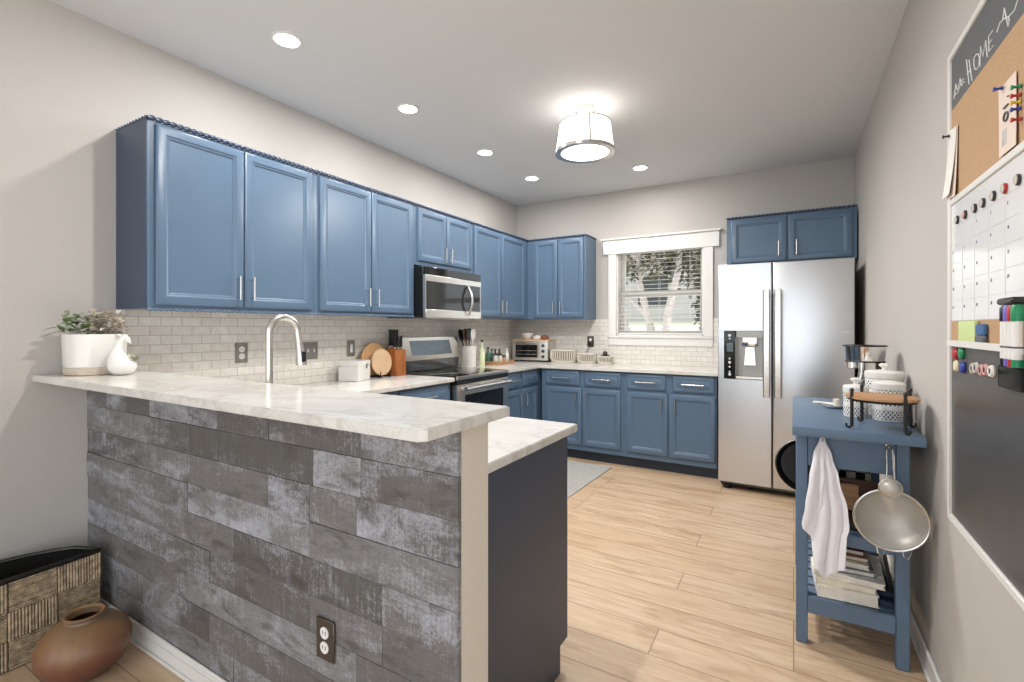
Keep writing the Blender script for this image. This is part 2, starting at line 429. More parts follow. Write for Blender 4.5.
b = BM(); box(b, XL+.0005, XL+.013, YR, .914, .0005, .085, .004); struct('baseboard_left', b, 'white')
# window: casing, jambs, sash, panes
b = BM()
box(b, -1.717, WX0, YB-.02, YB-.0005, 1.2125, 2.0775, .002); box(b, WX1, -.669, YB-.02, YB-.0005, 1.2125, 2.0775, .002)
box(b, -1.772, -.612, YB-.026, YB-.0005, 2.078, 2.226, .002); box(b, -1.79, -.594, YB-.042, YB-.0005, 2.226, 2.246, .003)
box(b, -1.722, -.664, YB-.03, YB-.0005, 1.188, 1.212, .003); box(b, -1.717, -.669, YB-.02, YB-.0005, 1.11, 1.188, .003)
struct('trim_1', b, 'white')
win = bpy.data.objects.new('window_1', None); COL.objects.link(win); win.location = (-1.19, YB, WZ0); W[win] = Matrix.Translation(win.location); win['kind'] = 'structure'
b = BM()
yj0, yj1 = YB+.0005, YB+.199
box(b, WX0, WX0+.012, yj0, yj1, WZ0, WZ1); box(b, WX1-.012, WX1, yj0, yj1, WZ0, WZ1); box(b, WX0, WX1, yj0, yj1, WZ0, WZ0+.012); box(b, WX0, WX1, yj0, yj1, WZ1-.012, WZ1)
part('window_frame', b, 'white', win)
zm = 1.655
for z0, z1, ya, lab in ((WZ0+.0125, zm+.028, YB+.10, 'lower'), (zm-.028, WZ1-.0125, YB+.142, 'upper')):
    b = BM(); yb = ya+.038
    box(b, WX0+.0125, WX0+.05, ya, yb, z0, z1, .003); box(b, WX1-.05, WX1-.0125, ya, yb, z0, z1, .003)
    hb_, ht_ = (.04, .05) if lab == 'lower' else (.05, .04)
    box(b, WX0+.0505, WX1-.0505, ya, yb, z0, z0+hb_, .003); box(b, WX0+.0505, WX1-.0505, ya, yb, z1-ht_, z1, .003)
    so = part('window_sash', b, 'white', win)
    b = BM(); box(b, WX0+.046, WX1-.046, ya+.017, ya+.021, z0+.035, z1-.035); part('window_pane', b, 'glass', so)
# half wall with plank cladding
PX, PY0, PY1 = -.696, .945, 1.061
struct('wall_half', box(BM(), XL+.0005, PX, PY0, PY1, 0.0005, 1.062), 'drywall')
bm = BM(); lay = bm.loops.layers.float_color.new('tone'); pr = random.Random(23)
zs = [.0605+.1095*k for k in range(0, 10)]; zs = [.001]+[z for z in zs if z < 1.05]+[1.0615]
for z0, z1 in zip(zs, zs[1:]):
    x = XL+.001
    while x < PX-.001:
        L = pr.choice((.2, .3, .42, .55, .7, .9)); x1 = x+L
        if PX-x1 < .22: x1 = PX-.0005
        y = .930+pr.uniform(-.0022, .0026); tmp = BM()
        box(tmp, x+.0003, x1-.0003, y, PY0-.0005, z0+.0005, z1-.0005, .0012)
        c = (pr.random(), pr.random(), pr.random(), 1)
        vm = {v: bm.verts.new(v.co) for v in tmp.verts}
        for f in tmp.faces:
            nf = bm.faces.new([vm[v] for v in f.verts])
            for lp in nf.loops: lp[lay] = c
        tmp.free(); x = x1
struct('wall_cladding', bm, 'clad')
b = BM(); box(b, XL+.014, PX, .919, .928, .0005, .083, .003); box(b, XL+.014, PX, .915, .9188, .0005, .058, .0015); box(b, XL+.014, PX, .908, .9148, .0005, .016, .003); struct('baseboard_half', b, 'white')
# backsplashes
b = BM(); box(b, XL+.0005, XL+.009, 1.063, YB-.0005, .9175, 1.386); struct('wall_backsplash_left', b, 'tile_y')
b = BM(); box(b, XL+.0095, -1.7175, YB-.009, YB-.0005, .9175, 1.386); box(b, -1.7175, -.669, YB-.009, YB-.0005, .9175, 1.1095); box(b, -.6685, -.54, YB-.009, YB-.0005, .9175, 1.386)
struct('wall_backsplash_back', b, 'tile_x')
# ---------------------------------------------------------------- worktops
bar = single('bar_top', prism(BM(), [(XL+.0005, .744), (-.662, .744), (-.645, .761), (-.645, 1.087), (XL+.0005, 1.087)], 1.0625, 1.09, .003), 'quartz', 'long raised white veined quartz bar top capping the plank-clad half wall', 'bar top', (-1.75, .91, 1.0625), 'quartz worktops')
single('worktop', prism(BM(), [(XL+.0005, 1.0615), (-.735, 1.0615), (-.735, 1.763), (-2.215, 1.763), (-2.215, 2.918), (XL+.0005, 2.918)], .887, .917, .003), 'quartz', 'lower quartz worktop on the peninsula, turning along the left wall up to the range', 'worktop', (-1.8, 1.4, .887), 'quartz worktops')
single('worktop', prism(BM(), [(XL+.0005, 3.688), (-2.215, 3.688), (-2.215, 4.333), (-.54, 4.333), (-.54, YB-.0005), (XL+.0005, YB-.0005)], .887, .917, .003), 'quartz', 'quartz worktop running from the range round the corner to the refrigerator', 'worktop', (-1.6, 4.65, .887), 'quartz worktops')
# ---------------------------------------------------------------- cabinets
def bar_pull(a, bpt, out, parent, world=False):
    """a bar handle from point a to b standing off along 'out'"""
    b_ = BM(); a, q, out = Vector(a), Vector(bpt), Vector(out); d = (q-a)
    tube(b_, [a+out-d*.12, q+out+d*.12], .0052, 10)
    for p in (a, q): tube(b_, [p, p+out], .0045, 8)
    return part('handle', b_, 'nickel', parent, world)
def panel(parent, name, x0, x1, z0, z1, D, pull, slim=False):
    yf = -D-.020; b_ = BM()
    if slim: sp = [(0, -D-.0005), (0, yf+.008), (.010, yf+.001), (.012, yf), (.022, yf), (.030, yf+.006), (.034, yf+.006), (.040, yf+.003)]
    else: sp = [(0, -D-.0005), (0, yf+.006), (.004, yf+.0015), (.008, yf), (.040, yf), (.045, yf+.004), (.052, yf+.0045), (.058, yf+.010)]
    rings_rect(b_, x0, x1, z0, z1, sp)
    o = part(name, b_, 'blue', parent, False)
    if pull:
        k, u, v = pull
        if k == 'v': bar_pull((u, yf, v-.05), (u, yf, v+.05), (0, -.03, 0), o)
        else: bar_pull((u-.072, yf+.002, v), (u+.072, yf+.002, v), (0, -.03, 0), o)
    return o
UP = 'blue wall cabinets'
def upper(name, label, loc, rz, Wd, D, Hh, doors, pulls, dz, rope_top=None, rope_bot=False, zp=None, front=None, hx=.035):
    r = thing(name, label, 'cabinet', loc, rz, UP)
    part('carcass', box(BM(), .0005, Wd-.0005, -D, -.0005, 0, Hh, .0015), 'blue', r, False)
    zp = zp if zp is not None else dz[0]+.10
    if front == -1: part('side_panel', box(BM(), -.004, 0, -D, -.0005, 0, Hh, .001), 'sidenavy', r, False, label='dark navy side panel')  # thin sheet, darker than the carcass, on this one side only
    for (x0, x1), s in zip(doors, pulls):
        panel(r, 'door', x0, x1, dz[0], dz[1], D, ('v', x1-hx if s > 0 else x0+hx, zp))
    L = rope_top or Wd
    bb = rope(BM(), L-.002, .0095); xf(bb, Matrix.Translation((.001, -D-.004, Hh+.0075)))
    if front:   # the moulding also returns along an exposed side
        b2 = rope(BM(), D-.002, .0095); xf(b2, Matrix.Translation(((.004 if front < 0 else Wd-.004), -D+.001, Hh+.0075)) @ Matrix.Rotation(PI/2, 4, 'Z'))
        me = bpy.data.meshes.new('t'); b2.to_mesh(me); bb.from_mesh(me); b2.free(); bpy.data.meshes.remove(me)
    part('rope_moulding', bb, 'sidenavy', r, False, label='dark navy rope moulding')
    if rope_bot:
        bb = rope(BM(), Wd-.002, .0065, .022); xf(bb, Matrix.Translation((.001, -D-.002, -.0055))); part('rope_moulding', bb, 'blue', r, False)
    return r
zb, Ht = 1.386, .866
A0, B0, C0, D0 = 1.045, 1.930, 2.830, 3.604
upper('wall_cabinet', 'blue two-door wall cabinet nearest the camera, above the gooseneck faucet', (XL, A0, zb), PI/2, B0-A0, .305, Ht, [(1.076-A0, 1.484-A0), (1.490-A0, 1.904-A0)], (1, -1), (.018, .850), None, True, front=-1)
upper('wall_cabinet', 'blue two-door wall cabinet left of the microwave, above the knife block', (XL, B0, zb), PI/2, C0-B0, .305, Ht, [(1.964-B0, 2.378-B0), (2.386-B0, 2.793-B0)], (1, -1), (.018, .850), None, True)
upper('wall_cabinet', 'short blue two-door wall cabinet directly above the microwave', (XL, C0, 1.788), PI/2, D0-C0, .305, Ht-.402, [(2.866-C0, 3.214-C0), (3.222-C0, 3.576-C0)], (1, -1), (.034, .448), None, zp=.11)
upper('wall_cabinet', 'blue two-door wall cabinet right of the microwave, running into the corner', (XL, D0, zb), PI/2, YB-D0-.001, .305, Ht, [(3.636-D0, 4.105-D0), (4.113-D0, 4.592-D0)], (1, -1), (.018, .850), 4.672-D0)
upper('wall_cabinet', 'blue two-door wall cabinet on the back wall left of the window', (-2.544, YB, zb), 0, .686, .300, Ht, [(-2.458+2.544, -2.180+2.544), (-2.168+2.544, -1.882+2.544)], (1, -1), (.018, .850), front=1)
upper('wall_cabinet', 'low wide blue two-door wall cabinet above the refrigerator', (-.512, YB, 1.845), 0, .942, .36, .402, [(-.473+.512, -.050+.512), (-.038+.512, .399+.512)], (1, -1), (.012, .388), zp=.115, hx=.058)
BASE = 'blue base cabinets'
def base(name, label, loc, rz, Wd, D, doors, drawers, pulls, hide=0, toe_to=None):
    r = thing(name, label, 'cabinet', loc, rz, BASE)
    part('carcass', box(BM(), .0005, Wd-.0005, -D, -.006, .10, .8865, .0015), 'blue', r, False)
    part('toe_kick', box(BM(), .0005, (toe_to or Wd)-.0005, -D+.065, -.05, .0005, .0995), 'toe', r, False, label='dark toe kick')
    for (x0, x1), s in zip(doors, pulls): panel(r, 'door', x0, x1, .152, .706, D, ('v', x1-.052 if s > 0 else x0+.052, .612))
    for x0, x1 in drawers: panel(r, 'drawer', x0, x1, .732, .872, D, ('h', (x0+x1)/2, .802), True)
    return r
base('base_cabinet', 'blue base cabinet on the back wall, just right of the corner', (-2.215, YB, 0), 0, .853, .605, [(.052, .438), (.446, .825)], [(.052, .413), (.470, .825)], (1, -1))
base('base_cabinet', 'blue base cabinet on the back wall beside the refrigerator', (-1.362, YB, 0), 0, .802, .605, [(.036, .400), (.412, .790)], [(.032, .382), (.441, .787)], (1, -1))
base('base_cabinet', 'narrow blue base cabinet between the range and the corner', (XL, 3.688, 0), PI/2, YB-3.690, .592, [(.022, .302), (.316, .645)], [(.022, .280), (.334, .645)], (1, -1), toe_to=.66)
base('base_cabinet', 'blue base cabinet on the left wall, peeking out between the bar top and the range', (XL, 1.775, 0), PI/2, 1.142, .592, [(.04, .55), (.59, 1.10)], [(.04, .55), (.59, 1.10)], (1, -1))
r = thing('peninsula_cabinet', 'peninsula base cabinet with a flat dark end panel behind the half wall', 'cabinet', (-1.5, 1.39, 0), 0, BASE)
part('carcass', box(BM(), -2.25, -.776, 1.0625, 1.70, .10, .8865, .0015), 'blue', r)
part('toe_kick', box(BM(), -2.25, -.80, 1.09, 1.635, .0005, .0995), 'toe', r)
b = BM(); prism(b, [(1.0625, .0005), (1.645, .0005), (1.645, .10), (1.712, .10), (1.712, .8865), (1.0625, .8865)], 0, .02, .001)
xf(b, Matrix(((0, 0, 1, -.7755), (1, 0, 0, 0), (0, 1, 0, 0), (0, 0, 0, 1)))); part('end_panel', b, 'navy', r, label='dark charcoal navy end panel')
# ---------------------------------------------------------------- range
RY0, RY1 = 2.922, 3.684
r = thing('range', 'stainless electric range with black glass cooktop between the left-wall worktops', 'stove', (-2.5, 3.30, 0))
part('body', box(BM(), XL+.012, -2.235, RY0, RY1, .02, .905, .003), 'black', r)
part('cooktop', box(BM(), -2.77, -2.205, RY0-.001, RY1+.001, .9055, .924, .004, 2), 'black_gloss', r, label='black glass cooktop')
b = BM(); box(b, -2.205, -2.192, RY0, RY1, .895, .926, .004, 2); part('front_rail', b, 'steel_h', r)
b = BM(); prism(b, [(-2.84, .906), (-2.772, .906), (-2.745, 1.03), (-2.765, 1.212), (-2.84, 1.212)], RY0, RY1, .004)
xf(b, Matrix(((1, 0, 0, 0), (0, 0, 1, 0), (0, 1, 0, 0), (0, 0, 0, 1)))); bg_ = part('backguard', b, 'steel_h', r)
b = BM(); prism(b, [(-2.7448, .931), (-2.738, 1.02), (-2.75, 1.02), (-2.769, .931)], RY0+.012, RY1-.012)
xf(b, Matrix(((1, 0, 0, 0), (0, 0, 1, 0), (0, 1, 0, 0), (0, 0, 0, 1)))); part('vent_panel', b, 'smoke', r, label='dark mirror-like lower panel')
b = BM(); k = (-2.765+2.745)/(1.212-1.03); xa = lambda z: -2.745+k*(z-1.03)
pts = [(RY0+.12, 1.058), (RY0+.655, 1.058), (RY0+.625, 1.185), (RY0+.095, 1.185)]
f1 = [(xa(z)+.0025, y, z) for y, z in pts]; f0 = [(xa(z)-.004, y, z) for y, z in pts]
loft(b, [f0, f1]); part('display', b, 'display', r, label='grey glass control display')
b = BM(); box(b, -2.2345, -2.195, RY0+.004, RY1-.004, .25, .86, .006, 2); dr = part('oven_door', b, 'steel_h', r)
b = BM(); box(b, -2.1948, -2.191, RY0+.10, RY1-.10, .36, .775, .002); part('window', b, 'black_gloss', dr, label='dark glass oven window')
b = BM(); hp = [(-2.155-.012*math.cos(PI*(t-.5)*1.0)+.004, RY0+.05+.662*t, .825) for t in [i/14 for i in range(15)]]
tube(b, hp, .019, 10)
for y in (RY0+.07, RY1-.07): tube(b, [(-2.195, y, .825), (-2.165, y, .825)], .011, 8)
part('handle', b, 'nickel', dr)
part('control_strip', box(BM(), -2.2345, -2.200, RY0+.004, RY1-.004, .866, .893, .002), 'black', r)
b = BM(); box(b, -2.2345, -2.195, RY0+.004, RY1-.004, .06, .242, .005, 2); part('drawer', b, 'steel_h', r)
# ---------------------------------------------------------------- microwave
MY0, MY1, MX, MZ0, MZ1 = 2.838, 3.592, -2.43, 1.374, 1.770
r = thing('microwave', 'stainless and black over-the-range microwave under the short cabinet', 'microwave', (-2.64, 3.2, MZ0))
part('body', box(BM(), XL+.012, MX-.03, MY0, MY1, MZ0, MZ1, .003), 'black', r)
b = BM(); box(b, MX-.0295, MX-.004, MY0, MY1, MZ1-.062, MZ1, .003)
for i in range(5): box(b, MX-.004, MX-.001, MY0+.02, MY1-.02, MZ1-.055+i*.010, MZ1-.050+i*.010)
part('vent_grille', b, 'black_gloss', r)
b = BM(); hd = MZ1-MZ0
box(b, MX-.0295, MX, MY0, MY1, MZ1-.113, MZ1-.063, .003); box(b, MX-.0295, MX, MY0, MY1, MZ0, MZ0+.064, .003)
box(b, MX-.0295, MX-.006, MY0, MY0+.03, MZ0+.064, MZ1-.113); box(b, MX-.0295, MX-.006, MY1-.03, MY1, MZ0+.064, MZ1-.113)
dr = part('door', b, 'steel_h', r)
b = BM(); box(b, MX-.022, MX-.004, MY0+.012, MY1-.012, MZ0+.0645, MZ1-.1135); part('door_glass', b, 'tinted', dr, label='dark mirrored door glass')
b = BM(); hy = MY0+.545; n = 14
tube(b, [(MX+.008+.042*math.sin(PI*i/n), hy, MZ0+.03+(hd-.15)*i/n) for i in range(n+1)], .011, 10); part('handle', b, 'nickel', dr, label='bowed metal handle')
b = BM(); box(b, MX-.0045, MX-.002, MY0+.60, MY1-.03, MZ0+.09, MZ1-.14); part('control_panel', b, 'black_gloss', r)
b = BM(); box(b, -2.7, -2.5, MY0+.1, MY1-.1, MZ0-.006, MZ0-.0005); part('underside_filter', b, 'steel_h', r)
# ---------------------------------------------------------------- refrigerator
FX0, FX1, FXS, FY, FZ = -.526, .376, -.143, 4.18, 1.80
r = thing('refrigerator', 'tall stainless side-by-side refrigerator with a water dispenser on the back wall', 'refrigerator', (-.075, 4.55, 0))
part('cabinet_body', box(BM(), FX0+.006, FX1-.006, FY+.075, YB-.03, .03, 1.79, .004), 'grey_plastic', r)
def rdoor(b_, x0, x1, hole=None):
    if not hole: return box(b_, x0, x1, FY, FY+.068, .065, FZ, .010, 3)
    hx0, hx1, hz0, hz1 = hole
    box(b_, x0, x1, FY, FY+.068, hz1, FZ, .004); box(b_, x0, x1, FY, FY+.068, .065, hz0, .004)
    box(b_, x0, hx0, FY, FY+.068, hz0-.006, hz1+.006, .004); box(b_, hx1, x1, FY, FY+.068, hz0-.006, hz1+.006, .004)
hole = (-.478, -.198, .892, 1.268)
b = BM(); rdoor(b, FX0, FXS-.004, hole); dl = part('door', b, 'steel', r)
b = BM(); rdoor(b, FXS+.004, FX1); dr = part('door', b, 'steel', r)
for d, x in ((dl, FXS-.036), (dr, FXS+.040)):
    b = BM(); n = 12; rs = []
    for i in range(n+1):
        t = i/n; z = .764+t*.822; y = FY-.048-.012*math.sin(PI*t)
        rs.append([(x+sx, y+sy, z) for sx, sy in ((-.024, .006), (-.017, -.006), (.017, -.006), (.024, .006), (.02, .012), (-.02, .012))])
    loft(b, rs)
    for z in (.80, 1.55): box(b, x-.010, x+.010, FY-.042, FY+.001, z-.02, z+.02, .003)
    part('handle', b, 'nickel', d)
dx0, dx1, dz0, dz1 = hole; px = -.398
b = BM(); box(b, dx0-.004, px, FY-.004, FY+.02, dz0-.002, dz1+.002, .002); cp = part('control_panel', b, 'black_gloss', dl, label='black touch panel with pale icons')
b = BM()
for i, z in enumerate((1.235, 1.21, 1.05, 1.02, .985, .945, .925)):
    b = BM(); lathe(b, [(.011 if i % 3 == 0 else .007, 0), (.011 if i % 3 == 0 else .007, .0012)], (-.440, FY-.0055, z), 12, 'y'); part('icon', b, 'line', cp)
part('touch_screen', box(BM(), -.462, -.416, FY-.0055, FY-.0043, 1.105, 1.175), 'display', cp)
b = BM(); box(b, px, dx1, FY+.06, FY+.067, dz0, dz1); box(b, px, px+.006, FY+.002, FY+.06, dz0, dz1); box(b, dx1-.006, dx1, FY+.002, FY+.06, dz0, dz1)
box(b, px, dx1, FY+.002, FY+.06, dz1-.05, dz1); part('dispenser_niche', b, 'nickel_plate', dl)
b = BM(); box(b, px, dx1, FY-.006, FY+.06, dz0, dz0+.022, .003); part('drip_tray', b, 'nickel', dl)
b = BM(); box(b, -.352, -.244, FY+.006, FY+.058, 1.15, 1.225, .006, 2); part('ice_chute', b, 'chrome', dl)
b = BM(); prism(b, [(-.338, 1.0), (-.258, 1.0), (-.268, 1.14), (-.328, 1.14)], 0, .012, .003); xf(b, Matrix(((1, 0, 0, 0), (0, 0, -1, FY+.048), (0, 1, 0, 0), (0, 0, 0, 1)))); part('paddle', b, 'chrome', dl)
b = BM(); box(b, FX0+.012, FX1-.012, FY+.10, FY+.2, .012, .0645); part('underside_shade', b, 'black', r)  # black box standing in for the shadow under the doors
for x in (FX0+.06, FX1-.06):
    part('foot', cyl(BM(), (x, FY+.07, .0005), .026, .03), 'black', r)
b = BM(); box(b, .30, .345, FY-.0012, FY-.0002, 1.262, 1.268); part('badge', b, 'nickel', dr)
# ---------------------------------------------------------------- lights
for i, (x, y) in enumerate(RECESSED):
    lab = ['recessed ceiling light nearest the camera, over the near wall cabinet', 'second recessed ceiling light from the camera, along the cabinet wall', 'third recessed ceiling light, above the range', 'recessed ceiling light in the far left corner', 'recessed ceiling light over the window side, right of the drum lamp', 'recessed ceiling light above the bar, out of the picture'][i]
    t = thing('recessed_light', lab, 'ceiling light', (x, y, H), 0, 'recessed ceiling lights')
    b = BM(); lathe(b, [(.070, -.0005), (.070, -.004), (.060, -.009), (.058, -.006), (.058, -.0005)], (0, 0, 0), 32, cap=(False, False)); part('trim_ring', b, 'white', t, False)
    part('lens', lathe(BM(), [(.058, -.0008), (.0575, -.006), (.03, -.0075)], (0, 0, 0), 28), 'lampglow', t, False)
    l = lamp('recessed_lamp', 'AREA', (x, y, H-.012), REC_W*(2.5 if i == 5 else 1), (1, .975, .95), shape='DISK', size=.07)
px, py = PENDANT
t = thing('drum_ceiling_light', 'semi-flush drum ceiling light with a white shade and nickel bands', 'ceiling light', (px, py, H))
part('canopy', lathe(BM(), [(.064, 2.7475), (.064, 2.722), (.05, 2.712), (.02, 2.708)], (px, py, 0), 28), 'nickel', t)
b = BM(); lathe(b, [(.166, 2.640), (.190, 2.462), (.187, 2.462), (.163, 2.640)], (px, py, 0), 40, cap=(False, False)); sh = part('shade', b, 'shadeglow', t, label='glowing white fabric shade')
b = BM(); lathe(b, [(.158, 2.452), (.158, 2.457)], (px, py, 0), 40); part('diffuser', b, 'diffglow', t, label='glowing white bottom diffuser')
b = BM(); lathe(b, [(.16, 2.4585), (.16, 2.4600)], (px, py, 0), 40); part('glow_blocker', b, 'white', t)  # unseen disc added to keep the diffuser's glow off the ceiling
lamp('drum_downlight', 'AREA', (px, py, 2.444), 25, (1, .985, .965), shape='DISK', size=.30)
b = BM(); torus(b, (px, py, 2.641), .167, .0045, n=48)
lathe(b, [(.158, 2.447), (.195, 2.447), (.195, 2.466), (.190, 2.466), (.190, 2.4505), (.158, 2.4505)], (px, py, 0), 48, cap=(False, False))
part('frame', b, 'nickel', t)
for k in range(4):
    a = .55+k*PI/2; c, s = math.cos(a), math.sin(a)
    b = BM(); tube(b, [(px+c*.168, py+s*.168, 2.643), (px+c*.194, py+s*.194, 2.455)], .005, 6); part('strap', b, 'nickel', t)
    b = BM(); tube(b, [(px+c*.05, py+s*.05, 2.712), (px+c*.166, py+s*.166, 2.641)], .003, 6); part('rod', b, 'nickel', t)
lamp('drum_lamp', 'POINT', (px, py, 2.50), 1.3, (1, .99, .97), shadow_soft_size=.11)
# ---------------------------------------------------------------- window blind
t = thing('window_blind', 'white horizontal slat blind lowered with open slats in the kitchen window', 'blind', (-1.19, YB+.05, 2.13))
part('headrail', box(BM(), WX0+.014, WX1-.014, YB+.012, YB+.072, 2.075, 2.135, .004), 'white', t)
b = BM(); z = 2.045
while z > 1.26:
    loft(b, [[(x, YB+.018, z), (x, YB+.066, z+.006), (x, YB+.066, z+.008), (x, YB+.018, z+.002)] for x in (WX0+.018, WX1-.018)]); z -= .0435
part('slats', b, 'white', t)
part('bottom_rail', box(BM(), WX0+.018, WX1-.018, YB+.02, YB+.064, 1.226, 1.244, .003), 'white', t)
b = BM()
for x in (WX0+.13, -1.19, WX1-.13):
    for y in (YB+.0165, YB+.0675): tube(b, [(x, y, 1.24), (x, y, 2.08)], .0012, 5)
part('ladder_cords', b, 'white', t)
# ---------------------------------------------------------------- outlets
OUT = 'outlets and switches'
def outlet(name, label, loc, rz, plate, face, kind='duplex', w_=.076, h_=.118):
    t = thing(name, label, 'outlet' if kind == 'duplex' else 'switch', loc, rz, OUT)
    part('cover_plate', box(BM(), -w_/2, w_/2, -.006, -.0005, -h_/2, h_/2, .002), plate, t, False)
    if kind == 'duplex':
        for z in (-.021, .021):
            o = part('socket', lathe(BM(), [(.017, -.0085), (.017, -.004)], (0, 0, z), 20, 'y'), face, t, False)
            b_ = BM(); [box(b_, x-.001, x+.001, -.0092, -.0083, z-.004, z+.006) for x in (-.006, .006)]; part('slots', b_, 'black', o, False)
    else:
        n_ = max(1, int(w_/.05)); 
        for k in range(n_):
            x = (k-(n_-1)/2)*.046
            part('toggle', box(BM(), x-.011 if n_ == 1 else x-.005, x+.011 if n_ == 1 else x+.005, -.011, -.005, -.032 if n_ == 1 else -.012, .032 if n_ == 1 else .012, .002), face, t, False)
    return t
outlet('wall_outlet', 'white double outlet in a pewter plate on the tile left of the faucet', (XL+.009, 1.651, 1.146), PI/2, 'nickel_plate', 'plastic')
outlet('wall_switch', 'wide pewter triple switch plate on the tile right of the faucet', (XL+.009, 2.104, 1.140), PI/2, 'nickel_plate', 'plastic', 'switch', .155)
outlet('wall_switch', 'single white rocker switch on the tile above the round cutting boards', (XL+.009, 2.471, 1.143), PI/2, 'nickel_plate', 'plastic', 'switch', .072)
t = outlet('wall_outlet', 'bronze outlet with a plugged-in black cord on the back tile, beside the window', (-1.918, YB-.009, 1.144), 0, 'bronze', 'plastic')
b = BM(); box(b, -.018, .018, -.034, -.0095, -.038, -.006, .004); tube(b, [(0, -.03, -.03), (-.004, -.04, -.06), (-.02, -.05, -.10), (-.05, -.06, -.14)], .004, 6); part('plug', b, 'black', t, False)
outlet('wall_outlet', 'bronze double outlet set low in the weathered plank cladding', (-1.168, .9275, .394), 0, 'bronze', 'plastic')
# ---------------------------------------------------------------- faucet
fx, fy = -1.764, 1.135
t = thing('faucet', 'satin nickel gooseneck faucet rising behind the bar top', 'faucet', (fx, fy, .917))
part('base', lathe(BM(), [(.028, .9175), (.028, .925), (.02, .945), (.0145, .96)], (fx, fy, 0), 20), 'nickel', t)
pts = [(fx, fy, .95), (fx, fy, 1.1), (fx, fy, 1.27)] + [(fx, fy+.063-.063*math.cos(a), 1.275+.063*math.sin(a)) for a in [PI*i/14 for i in range(1, 14)]] + [(fx, fy+.126, 1.265), (fx+.004, fy+.128, 1.235)]
part('spout', tube(BM(), pts, .0135, 14), 'nickel', t)
b = BM(); tube(b, [(fx+.004, fy+.128, 1.234), (fx+.008, fy+.130, 1.20), (fx+.012, fy+.132, 1.16), (fx+.013, fy+.132, 1.142)], [.0145, .017, .0215, .0215], 16); part('spray_head', b, 'nickel', t)
b = BM(); box(b, fx+.030, fx+.0365, fy+.120, fy+.140, 1.155, 1.20, .003); part('button', b, 'black', t)
b = BM(); tube(b, [(fx+.012, fy, .985), (fx+.05, fy, .995), (fx+.075, fy, 1.02)], [.008, .006, .005], 8); part('lever', b, 'nickel', t)
# ---------------------------------------------------------------- bar-top plants
def leaf(b_, base, d, L, wd, curl=.3, fold=.25):
    base, d = Vector(base), Vector(d).normalized(); side = d.cross(Vector((0, 0, 1)))
    side = side.normalized() if side.length > 1e-3 else Vector((1, 0, 0)); up = side.cross(d)
    rows = []
    for t, wk in ((0, .12), (.2, .7), (.45, 1), (.75, .65), (1, .03)):
        c = base+d*L*t+Vector((0, 0, -curl*L*t*t)); h = wd*wk/2
        rows.append([b_.verts.new(c-side*h+up*fold*h), b_.verts.new(c), b_.verts.new(c+side*h+up*fold*h)])
    for a, q in zip(rows, rows[1:]):
        for i in range(2): b_.faces.new((a[i], a[i+1], q[i+1], q[i]))
pc = Vector((-2.700, .910, 1.0905))
t = thing('potted_plants', 'white oval planter with green and blush leaves on the bar top', 'plant', pc)
part('wooden_base', lathe(BM(), [(.098, 1.0905), (.102, 1.093), (.103, 1.121), (.100, 1.1225)], (pc.x, pc.y, 0), 40, ex=2.6), 'sandwood', t, label='pale wooden saucer base')
part('pot', lathe(BM(), [(.100, 1.123), (.104, 1.128), (.108, 1.262), (.108, 1.268), (.102, 1.268), (.099, 1.25)], (pc.x, pc.y, 0), 44, ex=2.6), 'ceramic', t)
part('soil', lathe(BM(), [(.09, 1.249), (.098, 1.251), (.07, 1.258)], (pc.x, pc.y, 0), 28, ex=2.6), 'soil', t)
rr = random.Random(4)
# view-right direction on the wall side: plants on the left are longer and green, on the right bushy and blush
vr = Vector((.52, .85, 0)); vr.normalize()
b = BM()
for k in range(34):
    a = rr.uniform(0, 2*PI); base_ = pc-vr*rr.uniform(.0, .08)+Vector((rr.uniform(-.03, .03), rr.uniform(-.03, .03), .17))
    leaf(b, base_+Vector((0, 0, rr.uniform(0, .065))), (math.cos(a), math.sin(a)*.8, rr.uniform(.2, 1.3)), rr.uniform(.04, .075), rr.uniform(.022, .034), rr.uniform(0, .5))
leaf(b, pc-vr*.09+Vector((0, 0, .2)), -vr+Vector((0, -.1, .45)), .10, .024, .5); leaf(b, pc-vr*.08+Vector((.03, 0, .19)), -vr+Vector((.1, -.2, .12)), .11, .026, .35)
leaf(b, pc-vr*.06+Vector((.0, 0, .21)), -vr*.6+Vector((0, 0, .9)), .09, .024, .3)
part('foliage', b, 'leaf', t, label='green leaves on the left')
b = BM()
for k in range(26):
    a = rr.uniform(0, 2*PI); base_ = pc-vr*rr.uniform(.02, .09)+Vector((rr.uniform(-.03, .03), rr.uniform(-.03, .03), .18))
    leaf(b, base_+Vector((0, 0, rr.uniform(0, .08))), (math.cos(a), math.sin(a), rr.uniform(.1, 1.)), rr.uniform(.03, .06), .02, .3)
part('foliage', b, 'leaf_pale', t, label='pale variegated leaves')
b = BM()
for k in range(260):
    a = rr.uniform(0, 2*PI); q = pc+vr*rr.uniform(-.02, .10)+Vector((-vr.y, vr.x, 0))*rr.uniform(-.07, .07)+Vector((0, 0, .172+rr.uniform(0, .105)))
    leaf(b, q, (math.cos(a), math.sin(a), rr.uniform(-.2, .9)), rr.uniform(.028, .046), rr.uniform(.016, .024), .2)
for k in range(22):
    q = pc+vr*rr.uniform(0, .09)+Vector((rr.uniform(-.03, .03), rr.uniform(-.03, .03), .165)); tube(b, [q, q+Vector((rr.uniform(-.01, .01), rr.uniform(-.01, .01), .06))], .0015, 4)
part('foliage', b, 'leaf_blush', t, label='bushy blush-beige leaves on the right')
bc = Vector((-2.535, .949, 1.0905)); vd = Vector((.85, -.52, 0))
t = thing('bird_planter', 'small white swan-shaped planter with a succulent, in front of the oval planter', 'planter', bc)
b = BM(); rs = []
